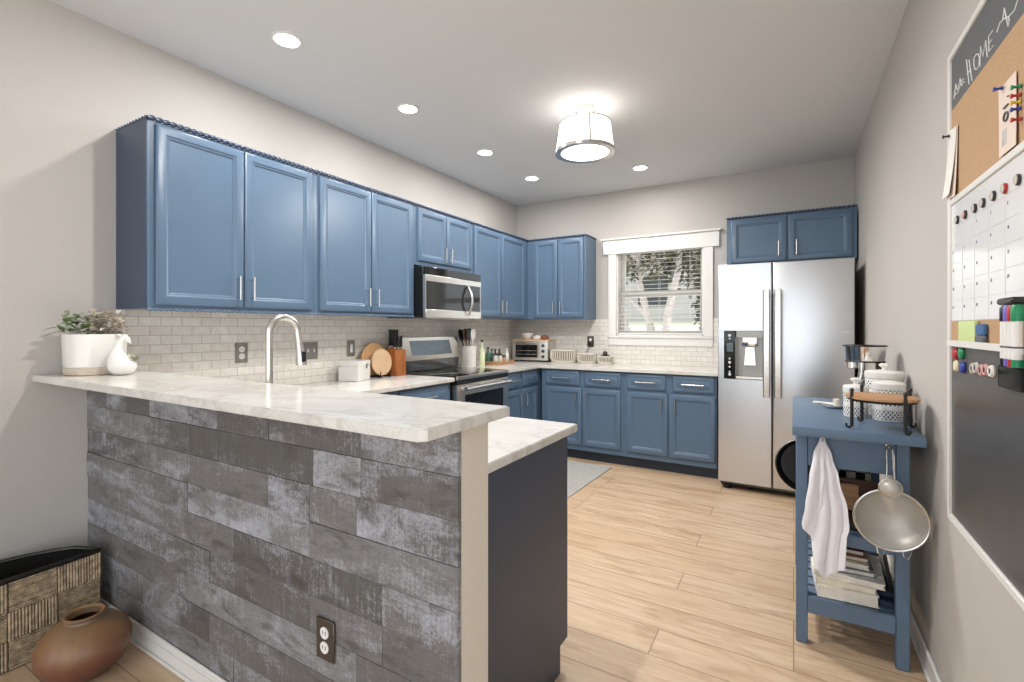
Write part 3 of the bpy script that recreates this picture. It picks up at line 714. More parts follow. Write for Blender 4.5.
for z, ra, off in ((0, .028, 0), (.004, .040, 0), (.018, .055, 0), (.036, .062, 0), (.054, .059, -.002), (.07, .050, -.009), (.085, .037, -.018), (.102, .026, -.021), (.122, .020, -.017), (.142, .018, -.008), (.158, .017, .002), (.168, .014, .010), (.173, .007, .014)):
    rs.append([bc+vr*(off*.85+ra*.86*math.cos(a))+vd*(ra*.85*math.sin(a))+Vector((0, 0, z)) for a in [2*PI*i/20 for i in range(20)]])
loft(b, rs); part('body', b, 'ceramic', t)
b = BM(); q = bc+vr*.014+Vector((0, 0, .158)); lathe(b, [(.013, 0), (.011, .008), (.004, .02), (.001, .03)], (0, 0, 0), 10, 'x'); 
xf(b, Matrix.Translation(q) @ Matrix.Rotation(math.atan2(vr.y, vr.x), 4, 'Z') @ Matrix.Rotation(.9, 4, 'Y')); part('beak', b, 'ceramic', t)
b = BM()
for k in range(60):
    a = rr.uniform(0, 2*PI); q = bc+vr*rr.uniform(.026, .050)+vd*rr.uniform(-.02, .02)+Vector((0, 0, .056+rr.uniform(0, .022)))
    leaf(b, q, (math.cos(a)+.5*vr.x, math.sin(a)+.5*vr.y, rr.uniform(.1, 1.2)), rr.uniform(.018, .032), .007, .1)
part('succulent', b, 'succulent', t, label='pale spiky succulent')
# ---------------------------------------------------------------- left worktop items
t = thing('recipe_box', 'white wooden box with a small metal latch on the worktop', 'box', (-2.74, 2.40, .9175))
yaw = Matrix.Translation((-2.735, 2.415, .9175)) @ Matrix.Rotation(.42, 4, 'Z')
b = BM(); box(b, -.075, .075, -.1, .1, 0, .105, .003); part('box_body', xf(b, yaw), 'white', t)
b = BM(); box(b, -.077, .077, -.102, .102, .1055, .142, .004); part('lid', xf(b, yaw), 'white', t)
b = BM(); box(b, .0772, .081, -.012+.03, .012+.03, .085, .12, .002); part('latch', xf(b, yaw), 'nickel_plate', t)
t = thing('board_rack', 'small black rack standing round cutting boards beside the knife block', 'rack', (-2.74, 2.68, .9175))
b = BM()
for y in (2.62, 2.72): tube(b, [(-2.81, y, .923), (-2.68, y, .923)], .005, 6); tube(b, [(-2.685, y, .923), (-2.685, y, .965)], .004, 6); tube(b, [(-2.81, y, .923), (-2.815, y, 1.0)], .004, 6); tube(b, [(-2.75, y, .923), (-2.75, y, .965)], .004, 6)
tube(b, [(-2.81, 2.6, .923), (-2.81, 2.74, .923)], .005, 6); part('rack_frame', b, 'iron', t)
for (x, y, rad, m_, lab) in ((-2.782, 2.645, .125, 'tan_board', 'larger round tan cutting board standing at the back of the rack'), (-2.725, 2.668, .102, 'pale_board', 'smaller round pale cutting board standing in front in the rack')):
    b = BM(); lathe(b, [(rad-.004, -.009), (rad, -.005), (rad, .005), (rad-.004, .009)], (0, 0, 0), 40, 'x'); xf(b, Matrix.Translation((x, y, .930+rad)) @ Matrix.Rotation(-.08, 4, 'Y'))
    single('cutting_board', b, m_, lab, 'cutting board', (x, y, .93), 'round cutting boards')
kx, ky = -2.735, 2.835
t = thing('knife_block', 'reddish wooden knife block left of the range', 'knife block', (kx, ky, .9175))
b = BM(); prism(b, [(-.05, 0), (.055, 0), (.052, .20), (-.05, .225)], -.058, .058, .004); xf(b, Matrix.Translation((kx, ky, .9175)) @ Matrix(((1, 0, 0, 0), (0, 0, 1, 0), (0, 1, 0, 0), (0, 0, 0, 1)))); part('block', b, 'walnut', t)
KN = 'knives in the block'
spots = [(-.03, -.04, 'tall black-handled knife at the back left of the block'), (-.03, -.012, 'black-handled knife at the back of the block, second from left'), (-.03, .016, 'black-handled knife at the back of the block, third from left'), (-.03, .042, 'black-handled knife at the back right of the block'), (.02, -.035, 'short black-handled knife at the front left of the block'), (.02, 0, 'short black-handled knife at the front middle of the block'), (.02, .035, 'short black-handled knife at the front right of the block')]
for i, (dx, dy, lab) in enumerate(spots):
    z0 = .9175+.222-(dx+.05)*.25+.002; hh = .145 if dx < 0 else .105
    k = thing('kitchen_knife', lab, 'knife', (kx+dx, ky+dy, z0), 0, KN)
    b = BM(); box(b, -.006, .006, -.008, .008, 0, .018, .002); part('bolster', b, 'nickel', k, False)
    b = BM(); box(b, -.007, .007, -.010, .010, .0185, hh, .003); part('handle', b, 'black', k, False)
# ---------------------------------------------------------------- worktop between range and corner
cx, cy = -2.70, 3.775
t = thing('utensil_crock', 'tall white crock holding cooking utensils right of the range', 'crock', (cx, cy, .9175))
part('crock', lathe(BM(), [(.06, .9175), (.064, .923), (.066, 1.115), (.066, 1.12), (.060, 1.12), (.058, .94)], (cx, cy, 0), 28, ex=3.2), 'ceramic', t)
UT = 'utensils in the white crock'
ut = [(-.03, -.035, -.10, -.22, 'black', 'black slotted spatula leaning left in the crock', 'spatula'), (-.01, -.015, -.02, -.12, 'dark_wood', 'wooden spoon leaning left in the crock', 'spoon'), (.015, -.005, .02, -.03, 'silicone', 'grey silicone spatula upright in the crock', 'spatula'), (-.02, .02, -.03, .10, 'black', 'black turner leaning right in the crock', 'spatula'), (.02, .03, .03, .17, 'ceramic', 'big white serving spoon leaning right in the crock', 'spoon'), (-.035, .0, -.05, -.05, 'black', 'black ladle at the back of the crock', 'ladle')]
for dx, dy, tx, ty, m_, lab, cat in ut:
    p0 = Vector((cx+dx*.3, cy+dy*.3, .945)); d = Vector((tx, ty, 1)).normalized(); L = .245
    b = BM(); p1 = p0+d*L; tube(b, [p0, p1], .006, 7)
    sdy = Vector((0, 1, 0)) - d*d.y; sdy.normalize(); nn = d.cross(sdy)
    rs = []
    for k, wk in ((-.02, .008), (0, .028), (.03, .044), (.06, .046), (.09, .034), (.10, .008)):
        rs.append([p1+d*k+sdy*wk*math.cos(a)+nn*.007*math.sin(a) for a in [2*PI*i/12 for i in range(12)]])
    loft(b, rs)
    single('serving_spoon' if cat == 'spoon' else ('ladle' if cat == 'ladle' else 'spatula'), b, m_, lab, cat, p0, UT)
t = thing('oil_bottle', 'slim pale green bottle right of the utensil crock', 'bottle', (-2.63, 3.90, .9175))
part('bottle_body', lathe(BM(), [(.027, .9175), (.03, .922), (.03, 1.07), (.014, 1.105), (.012, 1.14), (.014, 1.142), (.014, 1.155)], (-2.63, 3.90, 0), 20), 'label', t)
part('stopper', lathe(BM(), [(.010, 1.1555), (.012, 1.17), (.006, 1.178)], (-2.63, 3.90, 0), 12), 'black', t)
ty_, tx_ = 4.25, -2.66
t = thing('spice_tray', 'wooden tray of bottles and jars in the corner left of the toaster oven', 'tray', (tx_, ty_, .9175))
b = BM(); box(b, tx_-.10, tx_+.10, ty_-.17, ty_+.17, .9175, .928, .002); box(b, tx_-.10, tx_-.092, ty_-.17, ty_+.17, .928, .955); box(b, tx_+.092, tx_+.10, ty_-.17, ty_+.17, .928, .948); box(b, tx_-.092, tx_+.092, ty_-.17, ty_-.162, .928, .955); box(b, tx_-.092, tx_+.092, ty_+.162, ty_+.17, .928, .955)
part('tray_board', b, 'live_edge', t)
BT = 'bottles and jars on the corner tray'
bt = [(-.05, -.12, .028, .15, 'glassbottle', 'tall green glass bottle at the left of the corner tray'), (-.05, -.05, .026, .13, 'glassbottle', 'dark green glass bottle, second on the corner tray'), (.03, -.10, .026, .085, 'clearish', 'squat pale jar at the front left of the corner tray'), (.04, -.03, .026, .08, 'clearish', 'squat pale jar at the front middle of the corner tray'), (-.05, .02, .026, .125, 'silicone', 'dark capped bottle in the middle of the corner tray'), (-.04, .085, .024, .12, 'silicone', 'black bottle at the right of the corner tray'), (.03, .12, .024, .15, 'ceramic', 'slim white bottle at the far right of the corner tray'), (.04, .05, .022, .06, 'tan_board', 'small tan spice jar at the front right of the corner tray')]
for dx, dy, rad, hh, m_, lab in bt:
    loc = (tx_+dx, ty_+dy, .9285); k = thing('spice_jar' if hh < .1 else 'glass_bottle', lab, 'jar' if hh < .1 else 'bottle', loc, 0, BT)
    part('body', lathe(BM(), [(rad*.9, 0), (rad, .004), (rad, hh*.6), (rad*.85 if hh < .1 else rad*.4, hh*.82), (rad*.85 if hh < .1 else rad*.35, hh)], (0, 0, 0), 16), m_, k, False)
    part('cap', cyl(BM(), (0, 0, hh+.0005), rad*.9 if hh < .1 else rad*.45, .018, n=14), 'silicone' if m_ != 'ceramic' else 'nickel', k, False)
# a small green sprig in the tray
# toaster oven
tc = Vector((-2.535, 4.80, .9175)); tr_ = .10
TM = Matrix.Translation(tc) @ Matrix.Rotation(tr_, 4, 'Z')
t = thing('toaster_oven', 'silver toaster oven in the back corner of the worktop', 'toaster oven', tc, tr_)
b = BM(); box(b, -.21, .21, -.11, .12, .018, .23, .006, 2); part('body', b, 'steel_h', t, False)
b = BM(); box(b, -.185, .115, -.1265, -.1105, .035, .215, .003); d = part('door', b, 'steel_h', t, False)
b = BM(); box(b, -.165, .095, -.129, -.1268, .05, .190, .001); part('door_glass', b, 'black_gloss', d, False)
b = BM(); [tube(b, [(-.16, -.1305, z), (.09, -.1305, z)], .003, 5) for z in (.085, .125)]; part('rack', b, 'nickel', d, False)
b = BM(); tube(b, [(-.15, -.145, .203), (.08, -.145, .203)], .006, 8); [tube(b, [(x, -.1268, .203), (x, -.145, .203)], .004, 6) for x in (-.14, .07)]; part('handle', b, 'nickel', d, False)
for z in (.06, .12, .18): part('knob', lathe(BM(), [(.016, -.128), (.018, -.111)], (.158, 0, z), 16, 'y'), 'silicone', t, False)
for x in (-.17, .17):
    for y in (-.09, .09): part('foot', cyl(BM(), (x, y, .0005), .014, .0172, n=12), 'black', t, False)
zt = .9175+.2005
P = lambda x, y, z=0: TM @ Vector((x, y, .2305+z))
b = BM(); box(b, -.215, .215, -.115, .125, 0, .014, .003); xf(b, Matrix.Translation(P(0, 0)) @ Matrix.Rotation(tr_, 4, 'Z')); single('serving_board', b, 'pale_board', 'flat pale board lying on top of the toaster oven', 'cutting board', P(0, 0))
q = P(-.075, 0, .0145); b = BM(); lathe(b, [(.032, 0), (.04, .004), (.068, .045), (.074, .07), (.070, .07), (.062, .045), (.03, .012)], q, 28); single('bowl', b, 'ceramic', 'white footed bowl on top of the toaster oven', 'bowl', q)
q = P(.045, .0, .0145); b = BM(); lathe(b, [(.03, 0), (.042, .01), (.04, .035), (.022, .05), (.006, .054)], q, 20, sx=1.2); single('butter_bell', b, 'ceramic', 'small white lidded dish on the toaster oven, between bowl and loaf', 'dish', q)
q = P(.135, .0, .0145); b = BM(); lathe(b, [(.02, 0), (.036, .012), (.038, .03), (.024, .048), (.004, .053)], q, 18, sx=1.35); single('bread_loaf', b, 'bread', 'small brown loaf on the right of the toaster oven top', 'bread', q)
# baskets on the back worktop
BK = 'woven baskets on the back worktop'
def wbasket(name, label, x, y, rad, hh, n=34, sx=1.15):
    t_ = thing(name, label, 'basket', (x, y, .9175), 0, BK)
    part('base', lathe(BM(), [(rad*.92, 0), (rad*.98, .004), (rad*.98, .022), (rad*.92, .024)], (0, 0, 0), 36, sx=sx), 'rattan', t_, False)
    b_ = BM()
    for i in range(n):
        a0 = 2*PI*i/n; c_, s_ = math.cos(a0), math.sin(a0)
        tube(b_, [(rad*sx*.95*c_, rad*.95*s_, .02), (rad*sx*1.04*c_, rad*1.04*s_, hh*.5), (rad*sx*c_, rad*s_, hh-.004)], rad*.055, 6)
    part('ribs', b_, 'rattan', t_, False)
    b_ = BM(); lathe(b_, [(rad*.86, .0245), (rad*.93, hh*.5), (rad*.90, hh-.006), (rad*.87, hh*.5), (rad*.82, .03)], (0, 0, 0), 30, sx=sx, cap=(False, False)); part('liner', b_, 'liner', t_, False)  # liner coloured darker than the ribs, so the gaps look dark
    b_ = BM(); torus(b_, (0, 0, hh), rad, .007, n=36, sx=sx); part('rim', b_, 'rattan', t_, False)
    return t_
wbasket('woven_basket', 'largest round whitewashed basket, just right of the toaster oven', -2.165, 4.80, .122, .135)
wbasket('woven_basket', 'middle whitewashed basket, below the outlet with the cord', -1.90, 4.82, .088, .10)
t = wbasket('woven_basket', 'smallest whitewashed basket, holding dark round pods', -1.70, 4.83, .072, .075)
for i, (dx, dy, rad) in enumerate(((-.022, -.014, .030), (.026, .0, .028), (0, .028, .024), (-.002, -.002, .027))):
    z = .9175+.054+rad*.5+(.040 if i == 3 else 0); b = BM(); lathe(b, [(.004, -rad), (rad*.7, -rad*.7), (rad, 0), (rad*.7, rad*.7), (.004, rad)], (0, 0, 0), 12)
    xf(b, Matrix.Translation((-1.70+dx, 4.83+dy, z)))
    single('dried_pod', b, 'seed', ['dark round pod at the left of the smallest basket', 'dark round pod at the right of the smallest basket', 'dark round pod at the back of the smallest basket', 'dark round pod on top of the heap in the smallest basket'][i], 'pod', (-1.70+dx, 4.83+dy, z), 'pods in the smallest basket')
# ---------------------------------------------------------------- rug
b = BM(); box(b, -.32, .32, -1.05, 1.05, .0005, .008, .002); xf(b, Matrix.Translation((-1.80, 3.255, 0)) @ Matrix.Rotation(-.03, 4, 'Z'))
single('kitchen_runner', b, 'rug', 'grey woven runner rug on the floor in front of the range', 'rug', (-1.80, 3.255, 0))
# ---------------------------------------------------------------- woven basket and clay pot
t = thing('reed_basket', 'black-rimmed basket with reed panels in the corner by the half wall', 'basket', (-2.68, .5, 0))
y0, y1, xf0 = .165, .885, -2.562; hb = .35
def front_x(y): return xf0+.02*(1-((y-.525)/.36)**2)-.0
ys = [y0+(y1-y0)*i/16 for i in range(17)]
fr = [(front_x(y)-.012, y) for y in ys]; bk = [(-2.60-.19*(1-((y-.525)/.36)**2)**.6, y) for y in ys[::-1]]
outer = fr+bk[1:-1]
cxm = sum(p[0] for p in outer)/len(outer); cym = .525
ins = lambda k: [(cxm+(x-cxm)*k, cym+(y-cym)*k) for x, y in outer]
b = BM(); loft(b, [[(x, y, .002) for x, y in outer], [(x, y, hb-.012) for x, y in outer], [(x, y, hb-.012) for x, y in ins(.94)], [(x, y, .012) for x, y in ins(.92)]]); part('shell', b, 'dark_basket', t)
b = BM(); tube(b, [(x, y, hb-.006) for x, y in ins(.99)], .009, 8, True); part('rim', b, 'dark_basket', t, label='black lacquered rim')
b = BM(); rb = random.Random(9); rows, colsn = 3, 5; ph = (hb-.02)/rows; pw = (y1-y0)/colsn
for i in range(rows):
    for j in range(colsn):
        ya_, za = y0+j*pw, .004+i*ph
        if (i+j) % 2 == 0:
            n = 15
            for k in range(n):
                y = ya_+pw*(k+.5)/n; r0 = pw/n*.5*rb.uniform(.75, 1.05); jit = rb.uniform(0, .004)
                tube(b, [(front_x(y)-.012+r0*.6+jit, y, za+.003), (front_x(y)-.012+r0*.6, y, za+ph-.003)], r0, 5)
        else:
            n = 13
            for k in range(n):
                z = za+ph*(k+.5)/n; r0 = ph/n*.5*rb.uniform(.75, 1.05); jit = rb.uniform(0, .004)
                yy = [ya_+.003, ya_+pw/2, ya_+pw-.003]; tube(b, [(front_x(y)-.012+r0*.6+jit, y, z) for y in yy], r0, 5)
part('reed_panels', b, 'reed', t, label='tan reed panels in alternating directions')
pc2 = (-2.291, .740, 0)
t = thing('clay_pot', 'squat brown burnished clay pot on the floor in front of the reed basket', 'pot', pc2)
prof = [(.04, .001), (.08, .010), (.118, .045), (.140, .095), (.142, .125), (.130, .160), (.102, .188), (.070, .204), (.058, .209), (.056, .217), (.061, .224), (.058, .228), (.050, .221), (.048, .205), (.08, .18), (.115, .12), (.06, .03)]
part('body', lathe(BM(), prof, pc2, 56), 'clay', t)
part('rim', lathe(BM(), [(.0575, .2248), (.0612, .2295), (.059, .232), (.052, .2295), (.050, .2248)], pc2, 40, cap=(False, False)), 'terracotta_edge', t, label='worn ochre rim')
# ---------------------------------------------------------------- kitchen cart
t = thing('kitchen_cart', 'blue painted wooden kitchen cart against the right wall', 'cart', (.2, 2.69, 0))
part('top', box(BM(), -.005, .408, 2.215, 3.19, .868, .904, .004, 2), 'cart', t)
LX, LY = ((.008, .050), (.334, .377)), ((2.308, 2.350), (3.05, 3.094))
for xa_, xb in LX:
    for yq, yw in LY: part('leg', box(BM(), xa_, xb, yq, yw, .0005, .8675, .003), 'cart', t)
b = BM()
for yq in (2.302, 3.072): box(b, .0505, .3335, yq, yq+.02, .735, .8675, .002)
for xq in (.012, .354): box(b, xq, xq+.02, 2.3425, 3.0495, .735, .8675, .002)
part('apron', b, 'cart', t)
for zl, zh in ((.132, .200), (.430, .478)):
    b = BM()
    for yq in (2.304, 3.070): box(b, .0505, .3335, yq, yq+.022, zl, zh, .002)
    for xq in (.014, .352): box(b, xq, xq+.02, 2.3425, 3.0495, zl+.01, zh-.012, .002)
    n = 9 
    for k in range(n):
        yq = 2.345+k*.0785; box(b, .012, .374, yq, yq+.055, zh-.0115, zh, .002)
    part('slatted_shelf', b, 'cart', t)
for x in (.098, .306):
    b = BM(); cyl(b, (x, 2.2935, .853), .007, .008, 'y', 10); tube(b, [(x, 2.2935, .853), (x, 2.27, .853), (x, 2.258, .846), (x, 2.25, .848), (x, 2.247, .858)], .0025, 6); part('hook', b, 'nickel', t)
# towel: folded cloth hung by its corner
tw = BM(); nU, nV = 44, 30; grid = []
def pw(tab, v):
    for (a0, b0), (a1, b1) in zip(tab, tab[1:]):
        if v <= a1: q = (v-a0)/(a1-a0); q = q*q*(3-2*q); return b0+(b1-b0)*q
    return tab[-1][1]
LE = ((0, -.006), (.2, -.030), (.45, -.044), (.75, -.058), (.95, -.070), (1, -.066))
RE = ((0, .008), (.15, .034), (.3, .055), (.55, .083), (.68, .088), (.75, .078), (1, .073))
for j in range(nV+1):
    v = j/nV; row = []
    for i in range(nU+1):
        u = i/nU; hang = pw(((0, .68), (.15, .72), (.35, .95), (.5, 1.03), (.7, .97), (1, .92)), u)
        z = .862-.545*v*hang; x = .098+pw(LE, v)+(pw(RE, v)-pw(LE, v))*u
        fold = abs(math.sin(PI*(3.3*u+.25*v)))**.7*(.006+.016*min(1, v*2))+.006*math.sin(11*u+4*v)*v
        y = 2.268-fold-(.010 if u+.55*v < .62 else 0)*min(1, v*3)
        row.append(tw.verts.new((x, y, z)))
    grid.append(row)
for j in range(nV):
    for i in range(nU): tw.faces.new((grid[j][i], grid[j][i+1], grid[j+1][i+1], grid[j+1][i]))
o = single('dish_towel', tw, 'towel', 'white dish towel hanging from the left hook of the cart', 'towel', (.098, 2.25, .86))
md = o.modifiers.new('thick', 'SOLIDIFY'); md.thickness = .003; md = o.modifiers.new('sub', 'SUBSURF'); md.levels = 1; md.render_levels = 2
# strainers
STR = 'wire strainers on the cart hook'
sc_ = Vector((.306, 2.215, .592)); Rr = .110
t = thing('large_strainer', 'large round wire strainer hanging from the right hook of the cart', 'strainer', sc_, 0, STR)
part('rim', torus(BM(), sc_, Rr, .0045, 'y', 48), 'nickel', t)
b = BM(); lathe(b, [(Rr-.002, 0), (Rr*.9, .022), (Rr*.7, .042), (Rr*.45, .055), (Rr*.2, .061), (.004, .062)], sc_, 40, 'y', cap=(False, True)); part('mesh_bowl', b, 'mesh', t)
b = BM(); tube(b, [sc_+Vector((-.012, 0, Rr)), (.294, 2.228, .82), (.298, 2.238, .842), (.306, 2.246, .8462), (.314, 2.238, .842), (.318, 2.228, .82), sc_+Vector((.012, 0, Rr))], .0026, 6); part('handle', b, 'nickel', t)
b = BM()
for dx in (-.03, .045):
    a = math.asin(dx/Rr); q = sc_+Vector((Rr*math.sin(a), 0, -Rr*math.cos(a))); tube(b, [q+Vector((-.012, 0, .002)), q+Vector((-.008, -.004, -.022)), q+Vector((.004, -.006, -.03)), q+Vector((.012, -.002, -.012)), q+Vector((.014, 0, .004))], .0024, 6)
part('rest_loops', b, 'nickel', t)
s2 = Vector((.304, 2.205, .712)); R2 = .034
t = thing('small_strainer', 'small wire tea strainer hanging in front of the large strainer', 'strainer', s2, 0, STR)
part('rim', torus(BM(), s2, R2, .0028, 'y', 32), 'nickel', t)
b = BM(); lathe(b, [(R2-.001, 0), (R2*.9, -.012), (R2*.65, -.024), (R2*.3, -.03), (.002, -.031)], s2, 28, 'y', cap=(False, True)); part('mesh_bowl', b, 'mesh', t)
b = BM(); tube(b, [s2+Vector((-.012, 0, R2)), (.295, 2.2185, .79), (.296, 2.234, .842), (.300, 2.2455, .853), (.306, 2.2465, .8545), (.311, 2.2455, .853), (.314, 2.234, .842), (.314, 2.2185, .79), s2+Vector((.012, 0, R2))], .003, 6); part('handle', b, 'nickel', t)
# things on the cart top
CN = 'white lattice canisters on the cart'
def canister(label, x, y, rad, hh, knob=True):
    k = thing('canister', label, 'canister', (x, y, .9045), 0, CN)
    part('jar', lathe(BM(), [(rad*.94, 0), (rad, .006), (rad, hh-.006), (rad*.97, hh)], (0, 0, 0), 36), 'lattice', k, False)
    l_ = part('lid', lathe(BM(), [(rad*1.04, hh+.0005), (rad*1.05, hh+.003), (rad*1.05, hh+.026), (rad*.96, hh+.031), (rad*.4, hh+.036), (rad*.2, hh+.038)], (0, 0, 0), 36), 'ceramic', k, False)
    if knob: part('knob', lathe(BM(), [(.009, hh+.0375), (.008, hh+.045), (.019, hh+.054), (.02, hh+.06), (.012, hh+.066)], (0, 0, 0), 20), 'ceramic', l_, False)
canister('small white lattice canister with a knobbed lid, left of the other canisters', .236, 2.60, .045, .105)
canister('large white lattice canister with a knobbed lid at the back of the cart', .352, 2.72, .070, .165)
canister('middle white lattice canister with a flat lid, behind the wooden stand', .346, 2.565, .056, .130, False)
t = thing('trivet_stand', 'rustic round wooden stand on black iron hook legs, front of the cart', 'stand', (.296, 2.35, .9045))
part('wooden_top', lathe(BM(), [(.110, 1.018), (.116, 1.020), (.116, 1.028), (.113, 1.030)], (.296, 2.35, 0), 36, ex=2.2), 'live_edge', t)
for x, y in ((.196, 2.290), (.353, 2.243), (.244, 2.452), (.392, 2.404)):
    b = BM(); tube(b, [(x, y, .911), (x, y, 1.048)], .0058, 8); d = (Vector((x, y, 0))-Vector((.296, 2.35, 0))).normalized()
    tube(b, [Vector((x, y, .914)), Vector((x, y, .909))+d*.006, Vector((x, y, .909))+d*.016, Vector((x, y, .914))+d*.021, Vector((x, y, .924))+d*.022], .0042, 6)
    lathe(b, [(.004, 1.046), (.009, 1.052), (.004, 1.06)], (x, y, 0), 10); part('leg', b, 'iron', t)
b = BM(); torus(b, (.296, 2.35, 1.0135), .107, .004, n=32); part('hoop', b, 'iron', t)
jx, jy = .303, 2.93
t = thing('citrus_press', 'chrome bowl press with a dark arm standing at the back of the cart', 'juicer', (jx, jy, .9045))
part('base', lathe(BM(), [(.06, .9045), (.064, .91), (.06, .922), (.03, .93)], (jx, jy, 0), 28), 'grey_plastic', t)
part('stem', tube(BM(), [(jx-.03, jy, .925), (jx-.035, jy, .99), (jx-.02, jy, 1.03), (jx-.012, jy, 1.07), (jx-.012, jy, 1.125)], [.016, .015, .014, .014, .014], 14), 'chrome', t)
b = BM(); lathe(b, [(.074, 1.128), (.078, 1.13), (.089, 1.205), (.086, 1.205), (.074, 1.134)], (jx, jy, 0), 40); part('bowl', b, 'chrome', t)
b = BM(); torus(b, (jx, jy, 1.207), .0885, .0035, n=44); torus(b, (jx, jy, 1.131), .079, .0038, n=44); part('rims', b, 'black', t, label='black rubber rims')
b = BM(); lathe(b, [(.024, 1.095), (.027, 1.098), (.027, 1.127)], (jx-.052, jy-.01, 0), 20); part('spout_cup', b, 'chrome', t)
b = BM(); tube(b, [(jx-.03, jy-.01, .99), (jx-.005, jy-.02, 1.035), (jx+.03, jy-.02, 1.052), (jx+.062, jy-.02, 1.05)], [.016, .014, .014, .013], 10); part('arm', b, 'grey_plastic', t)
b = BM(); lathe(b, [(.024, 1.064), (.026, 1.068), (.022, 1.082), (.008, 1.086)], (jx+.04, jy-.02, 0), 18); part('cap', b, 'black', t)
b = BM(); box(b, jx+.045, jx+.082, jy-.012, jy+.03, 1.0665, 1.127, .003); part('motor_housing', b, 'dark_wood', t)
t = thing('spoon_rest', 'small silver dish with a long white-handled scoop on the cart', 'dish', (.165, 2.83, .9045))
part('dish', lathe(BM(), [(.03, .9045), (.044, .908), (.05, .918), (.047, .918), (.03, .910)], (.172, 2.83, 0), 28), 'chrome', t)
b = BM(); tube(b, [(.172, 2.83, .921), (.12, 2.85, .923), (.085, 2.862, .920)], [.007, .005, .007], 8); part('handle', b, 'ceramic', t)
b = BM(); lathe(b, [(.014, .9125), (.017, .92), (.017, .945), (.013, .95)], (.182, 2.82, 0), 14); part('cup', b, 'clearish', t)
# middle shelf
ZS = .4785
b = BM(); box(b, .06, .325, 2.90, 2.925, ZS, .728, .003); single('checked_tray', b, 'check', 'black and cream checked tray standing behind the cutting boards on the cart', 'tray', (.19, 2.91, ZS))
b = BM(); box(b, .16, .320, 2.62, 2.64, ZS, .617, .006, 2); xf(b, Matrix.Translation((0, 2.63, ZS)) @ Matrix.Rotation(-.1, 4, 'X') @ Matrix.Translation((0, -2.63, -ZS)))
single('cutting_board', b, 'mahog_x', 'dark rectangular cutting board standing on the middle shelf of the cart', 'cutting board', (.2, 2.63, ZS), 'boards on the cart')
b = BM(); box(b, .085, .240, 2.50, 2.518, ZS+.035, .625, .008, 4); xf(b, Matrix.Translation((0, 2.51, ZS)) @ Matrix.Rotation(-.08, 4, 'X') @ Matrix.Translation((0, -2.51, -ZS)))
single('cutting_board', b, 'maple_x', 'light wooden cutting board with rounded corners on the middle shelf of the cart', 'cutting board', (.16, 2.51, ZS), 'boards on the cart')
b = BM(); box(b, .07, .29, 2.36, 2.56, ZS, ZS+.032, .004); single('serving_tray', b, 'black', 'flat black tray lying on the middle shelf of the cart', 'tray', (.18, 2.46, ZS))
t = thing('frying_pan', 'black frying pan standing on edge, poking out left of the cart', 'pan', (.045, 2.78, .62))
pr_ = .133; pc3 = Vector((.052, 2.78, ZS+pr_+.003))
b = BM(); lathe(b, [(.10, .028), (.115, .024), (pr_-.002, -.012), (pr_, -.014), (pr_-.006, -.014), (.108, .016), (.02, .02)], pc3, 44, 'y'); part('pan_body', b, 'black', t)
part('rim', torus(BM(), pc3+Vector((0, -.014, 0)), pr_-.001, .003, 'y', 44), 'nickel', t)
b = BM(); tube(b, [pc3+Vector((.10, -.005, -.05)), pc3+Vector((.16, -.01, -.06)), pc3+Vector((.25, -.01, -.075))], [.009, .009, .011], 8); part('handle', b, 'black', t)
# lower shelf: books
BKS = 'books on the cart'
def book(label, x0, x1, y0, y1, z0, z1, cover, rz=0.):
    c = ((x0+x1)/2, (y0+y1)/2, z0); k = thing('book', label, 'book', c, rz, BKS)
    hx, hy, hz = (x1-x0)/2, (y1-y0)/2, z1-z0
    b_ = BM(); box(b_, -hx, hx, -hy, hy, 0, .003); box(b_, -hx, hx, -hy, hy, hz-.003, hz); box(b_, -hx, -hx+.004, -hy, hy, .003, hz-.003)
    part('cover', b_, cover, k, False)
    b_ = BM(); box(b_, -hx+.0045, hx-.004, -hy+.004, hy-.004, .0032, hz-.0032); part('page_block', b_, 'pages', k, False)
z = .2005
for lab, wx, wy, hz, cov, ox, oy, rz in (
    ('thick white book at the bottom of the stack on the cart', .205, .27, .046, 'paper', .075, 2.40, .06), ('cream book second from the bottom of the stack on the cart', .20, .26, .024, 'cream', .078, 2.41, .02),
    ('wide pale book third from the bottom of the stack on the cart', .235, .28, .022, 'paper', .08, 2.42, -.05), ('grey book in the middle of the stack on the cart', .19, .25, .020, 'greybook', .085, 2.45, .05),
    ('white paperback above the grey book on the cart', .18, .24, .018, 'pages', .085, 2.47, -.02), ('tan book near the top of the stack on the cart', .17, .23, .018, 'tanbook', .09, 2.49, .04), ('maroon cookbook on top of the stack on the cart', .165, .22, .020, 'redbook', .09, 2.51, -.03)):
    book(lab, ox, ox+wx, oy-.07, oy-.07+wy, z, z+hz, cov, rz); z += hz+.0006
